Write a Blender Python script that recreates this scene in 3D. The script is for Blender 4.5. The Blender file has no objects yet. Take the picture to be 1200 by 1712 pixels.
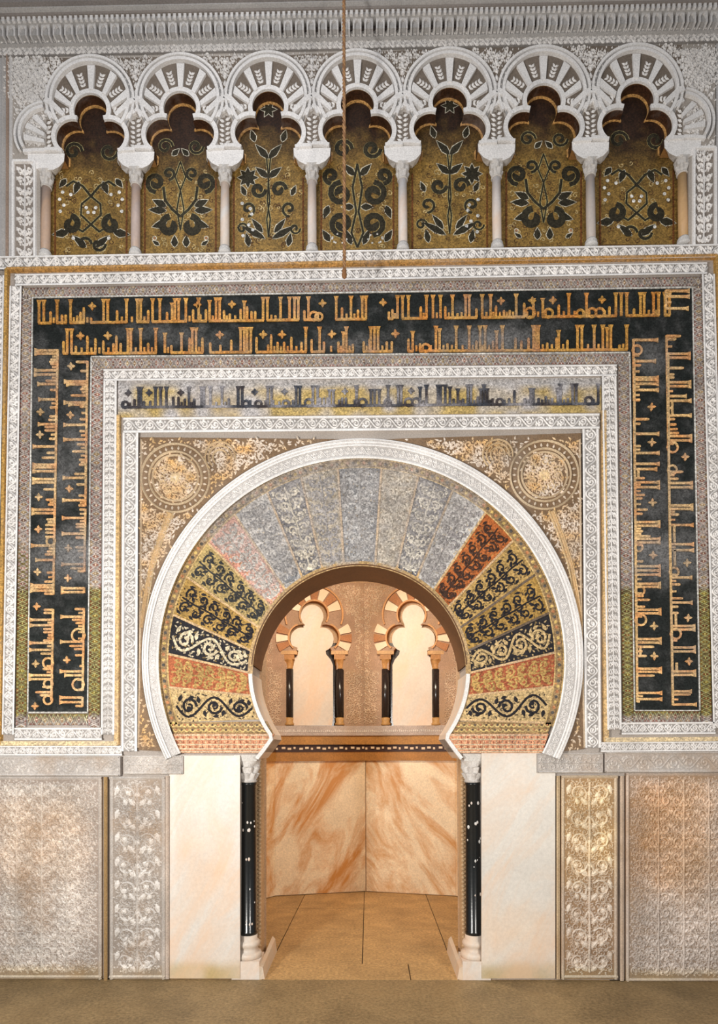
import bpy, math, random
import numpy as np
from mathutils import Matrix
from mathutils.geometry import tessellate_polygon
PI = math.pi
sc = bpy.context.scene
COL = sc.collection

# ------------------------------------------------------------------ camera
CAMP = np.array([0.077, -6.0, 2.2652]); FPX = 1020.0; CX, CY = 599.82, 1219.62
def _axes(yaw, pit, rol):
    out = []
    for v in np.eye(3):
        x = v[0]*math.cos(yaw)-v[1]*math.sin(yaw); y = v[0]*math.sin(yaw)+v[1]*math.cos(yaw); z = v[2]
        y2 = y*math.cos(pit)+z*math.sin(pit); z2 = -y*math.sin(pit)+z*math.cos(pit)
        x3 = x*math.cos(rol)-z2*math.sin(rol); z3 = x*math.sin(rol)+z2*math.cos(rol)
        out.append([x3, y2, z3])
    return np.array(out).T          # rows: right, forward, up
RX = _axes(-0.0156, 0.0275, 0.0034)
cam_d = bpy.data.cameras.new('camera'); cam = bpy.data.objects.new('camera', cam_d); COL.objects.link(cam)
r_, f_, u_ = RX
cam.matrix_world = Matrix(((r_[0], u_[0], -f_[0], CAMP[0]), (r_[1], u_[1], -f_[1], CAMP[1]), (r_[2], u_[2], -f_[2], CAMP[2]), (0, 0, 0, 1)))
cam_d.sensor_fit = 'HORIZONTAL'; cam_d.sensor_width = 36.0; cam_d.lens = FPX/1200*36.0
cam_d.shift_x = (600-CX)/1200; cam_d.shift_y = (CY-856)/1200
cam_d.clip_start = 0.05; cam_d.clip_end = 100
sc.camera = cam

# ------------------------------------------------------------------ light
sc.view_settings.view_transform = 'Standard'; sc.view_settings.look = 'None'
sc.view_settings.gamma = 1.0; sc.view_settings.exposure = -0.1; sc.view_settings.use_curve_mapping = False
w = bpy.data.worlds.new('world'); sc.world = w; w.use_nodes = True
w.node_tree.nodes['Background'].inputs[0].default_value = (0.95, 0.96, 1.0, 1); w.node_tree.nodes['Background'].inputs[1].default_value = 0.32
def area(name, loc, target, size, power, color, size_y=None):
    d = bpy.data.lights.new(name, 'AREA'); d.energy = power; d.color = color; d.size = size
    if size_y: d.shape = 'RECTANGLE'; d.size_y = size_y
    o = bpy.data.objects.new(name, d); COL.objects.link(o)
    loc = np.array(loc, float); z = loc-np.array(target, float); z /= np.linalg.norm(z)
    x = np.cross((0, 0, 1), z); x /= np.linalg.norm(x); y = np.cross(z, x)
    o.matrix_world = Matrix(((x[0], y[0], z[0], loc[0]), (x[1], y[1], z[1], loc[1]), (x[2], y[2], z[2], loc[2]), (0, 0, 0, 1)))
    return o
area('photographer_lamp', (-2.9, -5.4, 2.5), (-0.2, 0, 3.6), 0.45, 350, (1.0, 0.96, 0.90))
area('added_fill_right', (3.1, -6.2, 2.6), (0.3, 0, 3.6), 0.6, 195, (1.0, 0.95, 0.88))  # warm fill added from the right
area('added_overhead_fill', (-1.6, -3.0, 9.3), (0, 0, 4.5), 1.6, 52, (0.97, 0.97, 1.0))  # cool overhead fill, added to lift the upper wall
area('niche_lamp', (-0.35, 0.95, 4.75), (0.1, 3.4, 1.4), 0.5, 84, (1.0, 0.86, 0.66))
area('niche_lamp_right', (0.9, 0.85, 4.6), (0, 3.4, 3.0), 0.4, 16, (1.0, 0.82, 0.60))

# ------------------------------------------------------------------ pixel -> place: a photo point is cast on to the plane where the thing stands
class Surf:
    def __init__(s, o, n):
        s.o = np.array(o, float); s.n = np.array(n, float)/np.linalg.norm(n)
    def __call__(s, uv, h=0.0):
        uv = np.atleast_2d(np.asarray(uv, float)); h = np.broadcast_to(np.asarray(h, float), (len(uv),))
        d = ((uv[:, :1]-CX)/FPX)*RX[0]+RX[1]-((uv[:, 1:2]-CY)/FPX)*RX[2]
        t = ((s.o-CAMP)@s.n+h)/(d@s.n)
        return CAMP+d*t[:, None]
def fac(y): return Surf((0, y, 0), (0, -1, 0))
S0 = fac(0.0)
FLOOR = Surf((0, 0, 0), (0, 0, 1))

rng = np.random.default_rng(7); random.seed(7)
def smooth_noise(uv, scale, seed=0):
    uv = np.asarray(uv, float)/scale
    i = np.floor(uv).astype(int); f = uv-i; f = f*f*(3-2*f)
    def h(a, b):
        n = (a*374761393+b*668265263+seed*974634777) & 0x7fffffff
        n = ((n ^ (n >> 13))*1274126177) & 0x7fffffff
        return ((n ^ (n >> 16)) & 0xffff)/65535.0
    a = h(i[:, 0], i[:, 1]); b = h(i[:, 0]+1, i[:, 1]); c = h(i[:, 0], i[:, 1]+1); d = h(i[:, 0]+1, i[:, 1]+1)
    return (a*(1-f[:, 0])+b*f[:, 0])*(1-f[:, 1])+(c*(1-f[:, 0])+d*f[:, 0])*f[:, 1]
def inpoly(uv, poly):
    x, y = uv[:, 0], uv[:, 1]; r = np.zeros(len(uv), bool); n = len(poly)
    for i in range(n):
        (x1, y1), (x2, y2) = poly[i], poly[(i+1) % n]
        if y1 == y2: continue
        c = ((y1 > y) != (y2 > y)) & (x < (x2-x1)*(y-y1)/(y2-y1)+x1)
        r ^= c
    return r
def lerp(a, b, t): return np.asarray(a)*(1-t)+np.asarray(b)*t

# ------------------------------------------------------------------ mesh builder
class MB:
    def __init__(s, surf=S0, mod=None):
        s.S = surf; s.mod = mod; s.V = []; s.C = []; s.Q = []; s.T = []; s.n = 0
    def _add(s, P, col, uv=None, Q=None, T=None):
        P = np.asarray(P, float)
        if callable(col): col = col(np.asarray(uv, float))
        c = np.array(np.broadcast_to(np.asarray(col, float), (len(P), 3)))
        if s.mod is not None and uv is not None: c = s.mod(np.asarray(uv, float), c)
        s.V.append(P); s.C.append(c)
        if Q is not None and len(Q): s.Q.append(np.asarray(Q, int)+s.n)
        if T is not None and len(T): s.T.append(np.asarray(T, int)+s.n)
        s.n += len(P)
    def prism(s, poly, h0, h1, col, side=None):
        poly = np.asarray(poly, float); n = len(poly)
        F = s.S(poly, h0); B = F-s.S.n*(h0-h1)
        tri = tessellate_polygon([[(p[0], p[1], 0) for p in poly]])
        T = [tuple(t) for t in tri]
        s._add(F, col, poly, T=T)
        k = np.arange(n); j = (k+1) % n
        s._add(np.r_[F, B], side if side is not None else col, np.r_[poly, poly], Q=np.c_[k, j, j+n, k+n])
        s._add(B, side if side is not None else col, poly, T=[t[::-1] for t in T])
    def ribbon(s, pts, w, h, rise, col):
        pts = np.asarray(pts, float); n = len(pts)
        t = np.gradient(pts, axis=0); t /= np.maximum(np.linalg.norm(t, axis=1), 1e-6)[:, None]
        nn = np.c_[-t[:, 1], t[:, 0]]; w = np.broadcast_to(np.asarray(w, float), (n,))
        L = pts+nn*w[:, None]; R = pts-nn*w[:, None]
        P = np.r_[s.S(L, h), s.S(pts, h)+s.S.n*rise, s.S(R, h)]
        k = np.arange(n-1)
        s._add(P, col, np.r_[L, pts, R], Q=np.r_[np.c_[k, k+1, k+1+n, k+n], np.c_[k+n, k+1+n, k+1+2*n, k+2*n]])
    def slab(s, pts, w, h, th, col):        # flat-topped strip with sides
        pts = np.asarray(pts, float); n = len(pts)
        t = np.gradient(pts, axis=0); t /= np.maximum(np.linalg.norm(t, axis=1), 1e-6)[:, None]
        nn = np.c_[-t[:, 1], t[:, 0]]; w = np.broadcast_to(np.asarray(w, float), (n,))
        L = pts+nn*w[:, None]; R = pts-nn*w[:, None]
        s.j = (getattr(s, 'j', 0)+1) % 11; PL, PR = s.S(L, h), s.S(R, h); up = s.S.n*(th*(1+.016*s.j))
        P = np.r_[PL, PL+up, PR+up, PR]; k = np.arange(n-1); q = []
        for a in range(3): q.append(np.c_[k+a*n, k+1+a*n, k+1+(a+1)*n, k+(a+1)*n])
        q.append([[0, n, 2*n, 3*n], [n-1, 2*n-1, 3*n-1, 4*n-1]])
        s._add(P, col, np.r_[L, L, R, R], Q=np.concatenate(q))
    def leaf(s, p, ang, L, W, h, rise, col):
        t = np.array([0, .15, .4, .7, 1, .7, .4, .15]); y = np.array([0, .6, 1, .62, 0, -.62, -1, -.6])*W*.5
        x = t*L; c, q = math.cos(ang), math.sin(ang)
        pts = np.c_[p[0]+x*c-y*q, p[1]+x*q+y*c]; m = np.array([[p[0]+.42*L*c, p[1]+.42*L*q]])
        P = np.r_[s.S(pts, h), s.S(m, h)+s.S.n*rise]
        s._add(P, col, np.r_[pts, m], T=[(i, (i+1) % 8, 8) for i in range(8)])
    def disc(s, p, r, h, rise, col, n=10):
        a = np.arange(n)*2*PI/n
        pts = np.c_[p[0]+r*np.cos(a), p[1]+r*np.sin(a)]; m = np.array([[p[0], p[1]]])
        s._add(np.r_[s.S(pts, h), s.S(m, h)+s.S.n*rise], col, np.r_[pts, m], T=[(i, (i+1) % n, n) for i in range(n)])
    def sweep(s, F, n, prof, col, closed=False):   # F(s array 0..1, off)->uv ; prof [(off,h)]
        t = np.linspace(0, 1, n); P = []; U = []
        for off, h in prof:
            uv = F(t, off); U.append(uv); P.append(s.S(uv, h))
        m = len(prof); k = np.arange(n-1); q = []
        for a in range(m-1): q.append(np.c_[k+a*n, k+1+a*n, k+1+(a+1)*n, k+(a+1)*n])
        q.append([]) if False else None
        s._add(np.concatenate(P), col, np.concatenate(U), Q=np.concatenate([x for x in q if x is not None]))
    def grid(s, F, nx, ny, h, col, thick=0.0):     # F(s,t)->uv over [0,1]^2
        a, b = np.meshgrid(np.linspace(0, 1, nx), np.linspace(0, 1, ny)); uv = F(a.ravel(), b.ravel())
        k = np.arange(nx*ny).reshape(ny, nx)
        Q = np.c_[k[:-1, :-1].ravel(), k[:-1, 1:].ravel(), k[1:, 1:].ravel(), k[1:, :-1].ravel()]
        P = s.S(uv, h); s._add(P, col, uv, Q=Q)
        if thick:
            ring = np.r_[k[0, :], k[1:, -1], k[-1, -2::-1], k[-2:0:-1, 0]]; m = len(ring); i = np.arange(m); j = (i+1) % m
            s._add(np.r_[P[ring], P[ring]-s.S.n*thick], col, np.r_[uv[ring], uv[ring]], Q=np.c_[i, j, j+m, i+m])
    # world-space shapes
    def lathe(s, c, prof, n, col, flute=None):
        a = np.arange(n)*2*PI/n; P = []; cs = []
        for i, pr in enumerate(prof):
            r, z = pr[0], pr[1]; rr = np.full(n, r)
            if len(pr) > 2: rr = r*(1+pr[2]*np.cos(a*pr[3]+(pr[4] if len(pr) > 4 else 0)))
            P.append(np.c_[c[0]+rr*np.cos(a), c[1]+rr*np.sin(a), np.full(n, z)])
        m = len(prof); k = np.arange(n); j = (k+1) % n; q = [np.c_[k+i*n, j+i*n, j+(i+1)*n, k+(i+1)*n] for i in range(m-1)]
        P.append(np.array([[c[0], c[1], prof[0][1]], [c[0], c[1], prof[-1][1]]]))
        T = np.r_[np.c_[j, k, np.full(n, m*n)], np.c_[k+(m-1)*n, j+(m-1)*n, np.full(n, m*n+1)]]
        s._add(np.concatenate(P), col, None, Q=np.concatenate(q), T=T)
    def box(s, a, b, col, taper=0):
        x0, y0, z0 = a; x1, y1, z1 = b; e = taper
        P = [(x0, y0, z0), (x1, y0, z0), (x1, y1, z0), (x0, y1, z0), (x0+e, y0+e, z1), (x1-e, y0+e, z1), (x1-e, y1-e, z1), (x0+e, y1-e, z1)]
        s._add(P, col, None, Q=[(0, 3, 2, 1), (4, 5, 6, 7), (0, 1, 5, 4), (1, 2, 6, 5), (2, 3, 7, 6), (3, 0, 4, 7)])
    def build(s, name, mat, parent=None, smooth=False, kind=None):
        V = np.concatenate(s.V); C = np.clip(np.concatenate(s.C), 0, 1)
        faces = []
        Q = np.concatenate(s.Q) if s.Q else np.zeros((0, 4), int); T = np.concatenate(s.T) if s.T else np.zeros((0, 3), int)
        me = bpy.data.meshes.new(name)
        me.vertices.add(len(V)); nl = Q.size+T.size; me.loops.add(nl); me.polygons.add(len(Q)+len(T))
        me.loops.foreach_set('vertex_index', np.r_[Q.ravel(), T.ravel()].astype(np.int32))
        st = np.r_[np.arange(len(Q))*4, Q.size+np.arange(len(T))*3].astype(np.int32)
        me.polygons.foreach_set('loop_start', st)
        inv = np.zeros(3)
        if parent is not None: inv = np.array(parent.get('_w', (0, 0, 0)))
        me.vertices.foreach_set('co', (V-inv).astype(np.float32).ravel())
        me.update(calc_edges=True); me.validate()
        at = me.color_attributes.new('Col', 'FLOAT_COLOR', 'POINT')
        if len(me.vertices) == len(V): at.data.foreach_set('color', np.c_[C, np.ones(len(C))].astype(np.float32).ravel())
        me.materials.append(mat)
        me.polygons.foreach_set('use_smooth', np.full(len(me.polygons), bool(smooth)))
        o = bpy.data.objects.new(name, me); COL.objects.link(o)
        if parent is not None:
            o.parent = parent; o['_w'] = [float(x) for x in inv]
        if kind: o['kind'] = kind
        return o
def thing(name, label, cat, loc=(0, 0, 0), group=None):
    o = bpy.data.objects.new(name, None); COL.objects.link(o); o.location = loc; o['_w'] = [float(x) for x in loc]
    o.empty_display_size = .1
    o['label'] = label; o['category'] = cat
    if group: o['group'] = group
    return o
def at(uv, y=0.0): return tuple(fac(y)([uv])[0])

# ------------------------------------------------------------------ materials (colour from the mesh's own colour attribute, worn by noise)
def mat(name, rough=.8, n1=3., a1=.25, n2=60., a2=.25, bump=.3, bscale=90., spec=.3, cells=0, tint=(.55, .38, .22), tamt=0.0, metal=0.0, vein=0, vrot=.5):
    m = bpy.data.materials.new(name); m.use_nodes = True; nt = m.node_tree; N = nt.nodes; Lk = nt.links
    b = N['Principled BSDF']; b.inputs['Roughness'].default_value = rough; b.inputs['Metallic'].default_value = metal
    b.inputs['Specular IOR Level'].default_value = spec
    tc = N.new('ShaderNodeNewGeometry'); pos = tc.outputs['Position']
    at_ = N.new('ShaderNodeAttribute'); at_.attribute_name = 'Col'; cur = at_.outputs['Color']
    def noise(scale, det=4, rgh=.6):
        n = N.new('ShaderNodeTexNoise'); n.inputs['Scale'].default_value = scale; n.inputs['Detail'].default_value = det; n.inputs['Roughness'].default_value = rgh
        Lk.new(pos, n.inputs['Vector']); return n
    def mul(cur, src, lo, hi, a=.3, c=.7):
        r = N.new('ShaderNodeMapRange'); r.inputs[1].default_value = a; r.inputs[2].default_value = c; r.inputs[3].default_value = lo; r.inputs[4].default_value = hi
        Lk.new(src, r.inputs[0]); x = N.new('ShaderNodeVectorMath'); x.operation = 'SCALE'
        Lk.new(cur, x.inputs[0]); Lk.new(r.outputs[0], x.inputs['Scale']); return x.outputs[0]
    cur = mul(cur, noise(n1).outputs[0], 1-a1, 1+a1*.5)
    fine = noise(n2, 5, .75)
    cur = mul(cur, fine.outputs[0], 1-a2, 1+a2)
    if cells:
        v = N.new('ShaderNodeTexVoronoi'); v.inputs['Scale'].default_value = cells; Lk.new(pos, v.inputs['Vector'])
        sp = N.new('ShaderNodeSeparateColor'); Lk.new(v.outputs['Color'], sp.inputs[0]); cur = mul(cur, sp.outputs[0], .62, 1.38, 0, 1)
    if vein:
        wv = N.new('ShaderNodeTexNoise'); wv.inputs['Scale'].default_value = vein; wv.inputs['Detail'].default_value = 10; wv.inputs['Roughness'].default_value = .68; wv.inputs['Distortion'].default_value = .8
        mp = N.new('ShaderNodeMapping'); mp.vector_type = 'TEXTURE'; mp.inputs['Rotation'].default_value = (0, vrot, 0); mp.inputs['Scale'].default_value = (.36, .36, 1.25); Lk.new(pos, mp.inputs[0]); Lk.new(mp.outputs[0], wv.inputs['Vector'])
        r = N.new('ShaderNodeMapRange'); r.inputs[1].default_value = .42; r.inputs[2].default_value = .62; Lk.new(wv.outputs[0], r.inputs[0])
        mx = N.new('ShaderNodeMix'); mx.data_type = 'RGBA'; s2 = N.new('ShaderNodeMath'); s2.operation = 'MULTIPLY'; s2.inputs[1].default_value = tamt
        Lk.new(r.outputs[0], s2.inputs[0]); Lk.new(s2.outputs[0], mx.inputs[0]); Lk.new(cur, mx.inputs[6]); mx.inputs[7].default_value = (*tint, 1); cur = mx.outputs[2]
    elif tamt:
        r = N.new('ShaderNodeMapRange'); r.inputs[1].default_value = .5; r.inputs[2].default_value = .72; Lk.new(noise(1.7, 6, .65).outputs[0], r.inputs[0])
        s2 = N.new('ShaderNodeMath'); s2.operation = 'MULTIPLY'; s2.inputs[1].default_value = tamt; Lk.new(r.outputs[0], s2.inputs[0])
        mx = N.new('ShaderNodeMix'); mx.data_type = 'RGBA'; Lk.new(s2.outputs[0], mx.inputs[0]); Lk.new(cur, mx.inputs[6]); mx.inputs[7].default_value = (*tint, 1); cur = mx.outputs[2]
    Lk.new(cur, b.inputs['Base Color'])
    if bump:
        bp = N.new('ShaderNodeBump'); bp.inputs['Strength'].default_value = bump; bp.inputs['Distance'].default_value = .01
        Lk.new(noise(bscale, 3).outputs[0], bp.inputs['Height']); Lk.new(bp.outputs[0], b.inputs['Normal'])
    return m
M_ST = mat('carved_stucco', .9, 2.5, .12, 70, .24, .5, 80, .15, tint=(.45, .39, .34), tamt=.16)
M_GS = mat('gilded_stucco', .6, 3, .2, 60, .35, .5, 70, .4, tint=(.42, .36, .30), tamt=.3)
M_MO = mat('glass_mosaic', .6, 2.5, .25, 50, .4, .35, 120, .18, cells=75)
M_GD = mat('gold_mosaic', .5, 2.0, .2, 60, .4, .3, 120, .35, cells=75, tint=(.45, .38, .34), tamt=.45)
M_GP = mat('olive_gold_mosaic', .55, 2.0, .25, 60, .45, .3, 120, .3, cells=75)
M_MA = mat('pale_marble', .45, 1.4, .10, 30, .10, .06, 30, .4, vein=.9, tint=(.78, .50, .30), tamt=.5)
M_NM = mat('veined_niche_marble', .4, 2.4, .12, 40, .2, .05, 30, .3, vein=1.0, tint=(.60, .25, .045), tamt=.95)
M_NM2 = mat('veined_niche_marble_mirrored', .4, 2.4, .12, 40, .2, .05, 30, .3, vein=1.0, vrot=-.6, tint=(.60, .27, .06), tamt=.9)
M_CM = mat('carved_marble', .75, 2, .22, 70, .34, .5, 90, .2, tint=(.42, .26, .13), tamt=.5)
M_BK = mat('black_marble', .22, 2, .1, 40, .2, .05, 40, .5)
M_FL = mat('worn_floor_stone', .55, 1.6, .35, 34, .45, .15, 40, .3, tint=(.25, .16, .07), tamt=.5)
M_BR = mat('ochre_painted_stone', .55, 3, .25, 45, .3, .2, 60, .4)
M_RP = mat('rope_fibre', .9, 6, .2, 150, .3, .3, 200, .1)

WHITE = np.array((.91, .89, .875)); GROUND = np.array((.33, .31, .295)); GOLD = np.array((.55, .31, .085)); GREY = np.array((.47, .45, .46))  # GROUND: recess dirt and shade of the carving put into the colour
# ------------------------------------------------------------------ ornament
def spiral(c, r, a0, turns, d, n=16):
    t = np.linspace(0, 1, n); a = a0+d*turns*2*PI*t; rr = r*(1-.82*t)
    return np.c_[c[0]+rr*np.cos(a), c[1]+rr*np.sin(a)]
def rinceau(mb, F, L, hw, col, sw, h, rise, rg, leaf=None, k=.95):
    n = max(1, int(round(L/(2*hw*k)))); U = L/n; leaf = leaf or col
    for i in range(n):
        sg = 1 if i % 2 == 0 else -1; x0 = i*U; cx = x0+U/2
        t = np.linspace(0, 1, 9); st = np.c_[x0+t*U, sg*hw*.8*np.sin(PI*t)]
        mb.ribbon(F(st), sw*.8, h, rise, col)
        sp = spiral((cx, sg*hw*.02), min(hw*.66, U*.44), PI if sg > 0 else PI, 1.35, -1 if sg < 0 else 1, 14)
        mb.ribbon(F(sp), np.linspace(sw, sw*.7, 14), h, rise, col)
        def lf(x, y, a, l, ww):
            p = F(np.array([[x, y], [x+math.cos(a)*l, y+math.sin(a)*l]])); d = p[1]-p[0]
            mb.leaf(p[0], math.atan2(d[1], d[0]), np.hypot(*d), ww, h, rise, leaf)
        lf(cx-.1*hw, sg*.02*hw, rg.uniform(0, 6), hw*.42, hw*.42)
        lf(x0+.1*U, -sg*hw*.25, -sg*1.3, hw*.6, hw*.36); lf(x0+.3*U, -sg*hw*.72, 0.2, hw*.55, hw*.3); lf(x0+.9*U, -sg*hw*.3, -sg*1.9, hw*.6, hw*.34)
        lf(cx, sg*hw*.78, PI+sg*.3, hw*.5, hw*.25)
def candelabra(mb, F, L, hw, col, sw, h, rise, rg, leaf=None, k=1.25):
    n = max(1, int(round(L/(hw*k)))); U = L/n; leaf = leaf or col
    mb.ribbon(F(np.c_[np.linspace(0, L, 3*n), .03*hw*np.sin(np.arange(3*n))]), sw*.7, h, rise, col)
    for i in range(n):
        x0 = i*U; cx = x0+U*.5
        for sg in (1, -1):
            sp = spiral((cx, sg*hw*.52), min(hw*.42, U*.45), -sg*PI/2-.6*(i % 2), 1.2, sg if i % 2 else -sg, 13)
            mb.ribbon(F(sp), np.linspace(sw, sw*.6, 13), h, rise, col)
            def lf(x, y, a, l, ww):
                p = F(np.array([[x, y], [x+math.cos(a)*l, y+math.sin(a)*l]])); d = p[1]-p[0]
                mb.leaf(p[0], math.atan2(d[1], d[0]), np.hypot(*d), ww, h, rise, leaf)
            lf(x0+.02*U, sg*hw*.08, sg*.75, hw*.52, hw*.26); lf(x0+.9*U, sg*hw*.86, PI-sg*.3, hw*.5, hw*.24); lf(cx, sg*hw*.5, rg.uniform(0, 6), hw*.3, hw*.3)
            lf(x0+.05*U, sg*hw*.5, sg*.4, hw*.35, hw*.22)
        p = F(np.array([[cx, 0.]]))[0]; mb.disc(p, hw*.12, h, rise, leaf, 8)
def fill(mb, bbox, inside, cell, col, sw, h, rise, rg, leaf=None, mirror=None):
    leaf = leaf or col; u0, v0, u1, v1 = bbox; row = 0; v = v0+cell*.3
    while v < v1:
        u = u0+(cell*.25 if row % 2 else cell*.7)
        while u < u1:
            c = (u+rg.uniform(-.1, .1)*cell, v+rg.uniform(-.1, .1)*cell)
            cs = [c] if mirror is None else [c, (2*mirror-c[0], c[1])]
            a0 = rg.uniform(0, 6.28); d = 1 if rg.random() < .5 else -1; r = cell*rg.uniform(.40, .52)
            for ci, cc in enumerate(cs):
                m = -1 if ci else 1
                sp = spiral((0, 0), r, a0, 1.15, d, 11); sp[:, 0] *= m; sp += cc
                if not inside(np.array([cc]))[0]: continue
                if not inside(sp).all(): 
                    mb.leaf(cc, a0, cell*.35, cell*.2, h, rise, leaf); continue
                mb.ribbon(sp, np.linspace(sw, sw*.6, 11), h, rise, col)
                for q in range(4):
                    a = a0+q*1.6+.5; p = (cc[0]+m*math.cos(a)*r*1.02, cc[1]+math.sin(a)*r*1.02)
                    aa = a+.9
                    if inside(np.array([p]))[0]: mb.leaf(p, aa if m > 0 else PI-aa, cell*.34, cell*.17, h, rise, leaf)
                mb.leaf(cc, a0 if m > 0 else PI-a0, cell*.2, cell*.15, h, rise*1.2, leaf)
            u += cell*(1.0)
        v += cell*.9; row += 1
def straight(a, b):     # local x along a->b, y to its left
    a = np.array(a, float); b = np.array(b, float); L = np.linalg.norm(b-a); t = (b-a)/L; n = np.array([t[1], -t[0]])
    return (lambda xy: a+xy[:, :1]*t+xy[:, 1:2]*n), L
def arcF(c, r, a0, a1):  # angles in screen (v down) radians, along arc
    L = abs(a1-a0)*r; s = 1 if a1 > a0 else -1
    def F(xy):
        a = a0+s*xy[:, 0]/r; rr = r+xy[:, 1]; return np.c_[c[0]+rr*np.cos(a), c[1]+rr*np.sin(a)]
    return F, L
def diaper(mb, a, b, hw, rg, h=.012):
    F, L = straight(a, b); n = max(2, int(L/(hw*1.55))); U = L/n
    cols = [(.20, .06, .035), (.28, .15, .06), (.14, .06, .04), (.34, .22, .09), (.26, .09, .06)]
    for i in range(n+1):
        for x, y, k in ((i*U, 0, .40), (i*U+U/2, -1, .40), (i*U+U/2, 1, .40)):
            if x > L: continue
            q = np.array([[x-U*k, y*hw], [x, y*hw+hw*.62], [x+U*k, y*hw], [x, y*hw-hw*.62]])
            q[:, 1] = np.clip(q[:, 1], -hw*.98, hw*.98); q[:, 0] = np.clip(q[:, 0], 0, L); uv = F(q)
            mb._add(mb.S(uv, h+.003), cols[rg.integers(5)], uv, Q=[(0, 1, 2, 3)])
            if y == 0: mb.leaf(F(np.array([[x-U*.15, 0]]))[0], math.atan2(b[1]-a[1], b[0]-a[0]), U*.3, hw*.3, h+.0035, .001, (.62, .52, .36))
    t = np.arange(2*n+1)*U/2
    for s_ in (1, -1): mb.ribbon(F(np.c_[t, s_*hw*.92*np.where(np.arange(2*n+1) % 2, 1, -1)]), .85, h+.004, .001, (.68, .64, .58))
def frame_band(mb, mbo, pts, hw, rg, style='rin', h=.03, ext=0.0, col=None):
    """white stucco band along a polyline: two raised fillets and a carved ground"""
    col = WHITE if col is None else col
    pts = [np.array(p, float) for p in pts]
    for a, b in zip(pts[:-1], pts[1:]):
        F, L = straight(a, b)
        def G(t, off, F=F, L=L): return F(np.c_[t*L, np.full(len(t), off)])
        e = hw*.22; h = h+.0013
        mb.sweep(lambda t, off: G(t, off), max(2, int(L/12)), [(-hw, 0), (-hw, h+.014), (-hw+e, h+.014), (-hw+e*1.5, h)], col)
        mb.sweep(lambda t, off: G(t, off), max(2, int(L/12)), [(hw, 0), (hw, h+.014), (hw-e, h+.014), (hw-e*1.5, h)], col)
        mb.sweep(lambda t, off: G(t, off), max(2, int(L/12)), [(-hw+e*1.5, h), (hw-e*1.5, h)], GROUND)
        (rinceau if style == 'rin' else candelabra)(mbo, F, L, hw*.76, col, 1.45, h, .014, rg)

# wear of the inscription mosaics and of the arch (patches with their own outline)
PATCH = [(820, 568, 75, 22, .8), (600, 575, 60, 18, .35), (130, 930, 70, 45, .75), (90, 790, 60, 60, .35), (1110, 930, 70, 40, .75), (1110, 840, 60, 50, .4), (80, 640, 40, 50, .4), (130, 720, 40, 90, .4), (780, 515, 40, 14, .3), (1090, 600, 30, 40, .35), (300, 560, 80, 20, .25)]
def wear(uv, c):
    w_ = np.zeros(len(uv))
    for (x, y, a, b, k) in PATCH: w_ = np.maximum(w_, k*np.exp(-((uv[:, 0]-x)/a)**2-((uv[:, 1]-y)/b)**2))
    w_ = np.clip(w_+(smooth_noise(uv, 14, 3)-.5)*.30+(smooth_noise(uv, 5, 5)-.5)*.18, 0, .85)[:, None]
    return c*(1-w_)+np.array((.22, .215, .215))*w_
ARCHPATCH = [(326, 898), (352, 905), (380, 925), (398, 928), (412, 950), (418, 985), (440, 1003), (458, 990), (470, 972), (500, 955), (560, 942), (620, 941), (690, 953), (727, 978), (742, 950), (757, 915), (752, 900), (775, 880), (790, 868), (815, 838), (800, 700), (600, 600), (350, 700), (240, 850)]
def archwear(uv, c):
    j = np.c_[smooth_noise(uv, 7, 1)-.5, smooth_noise(uv, 7, 2)-.5]*12
    g = inpoly(uv+j, ARCHPATCH); k = (.60+.5*(smooth_noise(uv, 9, 8)-.5))[:, None]
    return np.where(g[:, None], c*(1-k)+np.array((.35, .325, .31))*k, c)

# ================================================================== STRUCTURE
def rect(u0, v0, u1, v1): return [(u0, v0), (u1, v0), (u1, v1), (u0, v1)]
def arc_pts(c, r, a0, a1, n): a = np.radians(np.linspace(a0, a1, n)); return np.c_[c[0]+r*np.cos(a), c[1]-r*np.sin(a)]
IC, IR = (600.5, 1124.5), 178.0        # opening of the arch
OC, OR = (604.0, 1105.0), 340.0        # outer edge of the voussoir field
RC, RR = (606.0, 1102.0), 369.0        # outer edge of white archivolt
inner_arc = arc_pts(IC, IR+3, 180+35, -35, 72)
flareL = [(433, 1268), (441, 1258), (449, 1247), (457, 1236)]; flareR = [(1201-u, v) for u, v in flareL][::-1]
opening = [(401, 1262), (433, 1262)]+flareL[1:]+[tuple(p) for p in inner_arc]+flareR[:-1]+[(768, 1262), (805, 1262)]
XL, XR = -590, 1790
def wpt(u, y=0.0, v=1400): return fac(y)([(u, v)])[0][0]
# wall with the doorway, built in world space from cast points
ob = fac(0)(opening); XZ = ob[:, [0, 2]]
x0, x1 = wpt(XL), wpt(XR); zt = fac(0)([(600, 431)])[0][2]; xl, xr = XZ[0, 0], XZ[-1, 0]
class World:                        # (x,z) polygons on a plane y
    def __init__(s, y): s.y = y; s.n = np.array((0, -1., 0))
    def __call__(s, p, h=0.0):
        p = np.atleast_2d(np.asarray(p, float)); return np.c_[p[:, 0], np.broadcast_to(s.y-np.asarray(h, float), (len(p),)), p[:, 1]]
mb = MB(World(0.0)); poly = [(x0, 0), (xl, 0)]+[tuple(p) for p in XZ]+[(xr, 0), (x1, 0), (x1, zt), (x0, zt)]
mb.prism(poly, 0.0, -0.55, (.45, .40, .36))
mb.build('wall_back', M_ST, kind='structure')
mb = MB(World(0.11)); mb.prism([(x0, zt), (x1, zt), (x1, 11.5), (x0, 11.5)], 0, -.39, (.30, .27, .25)); mb.build('wall_upper', M_ST, kind='structure')

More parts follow.
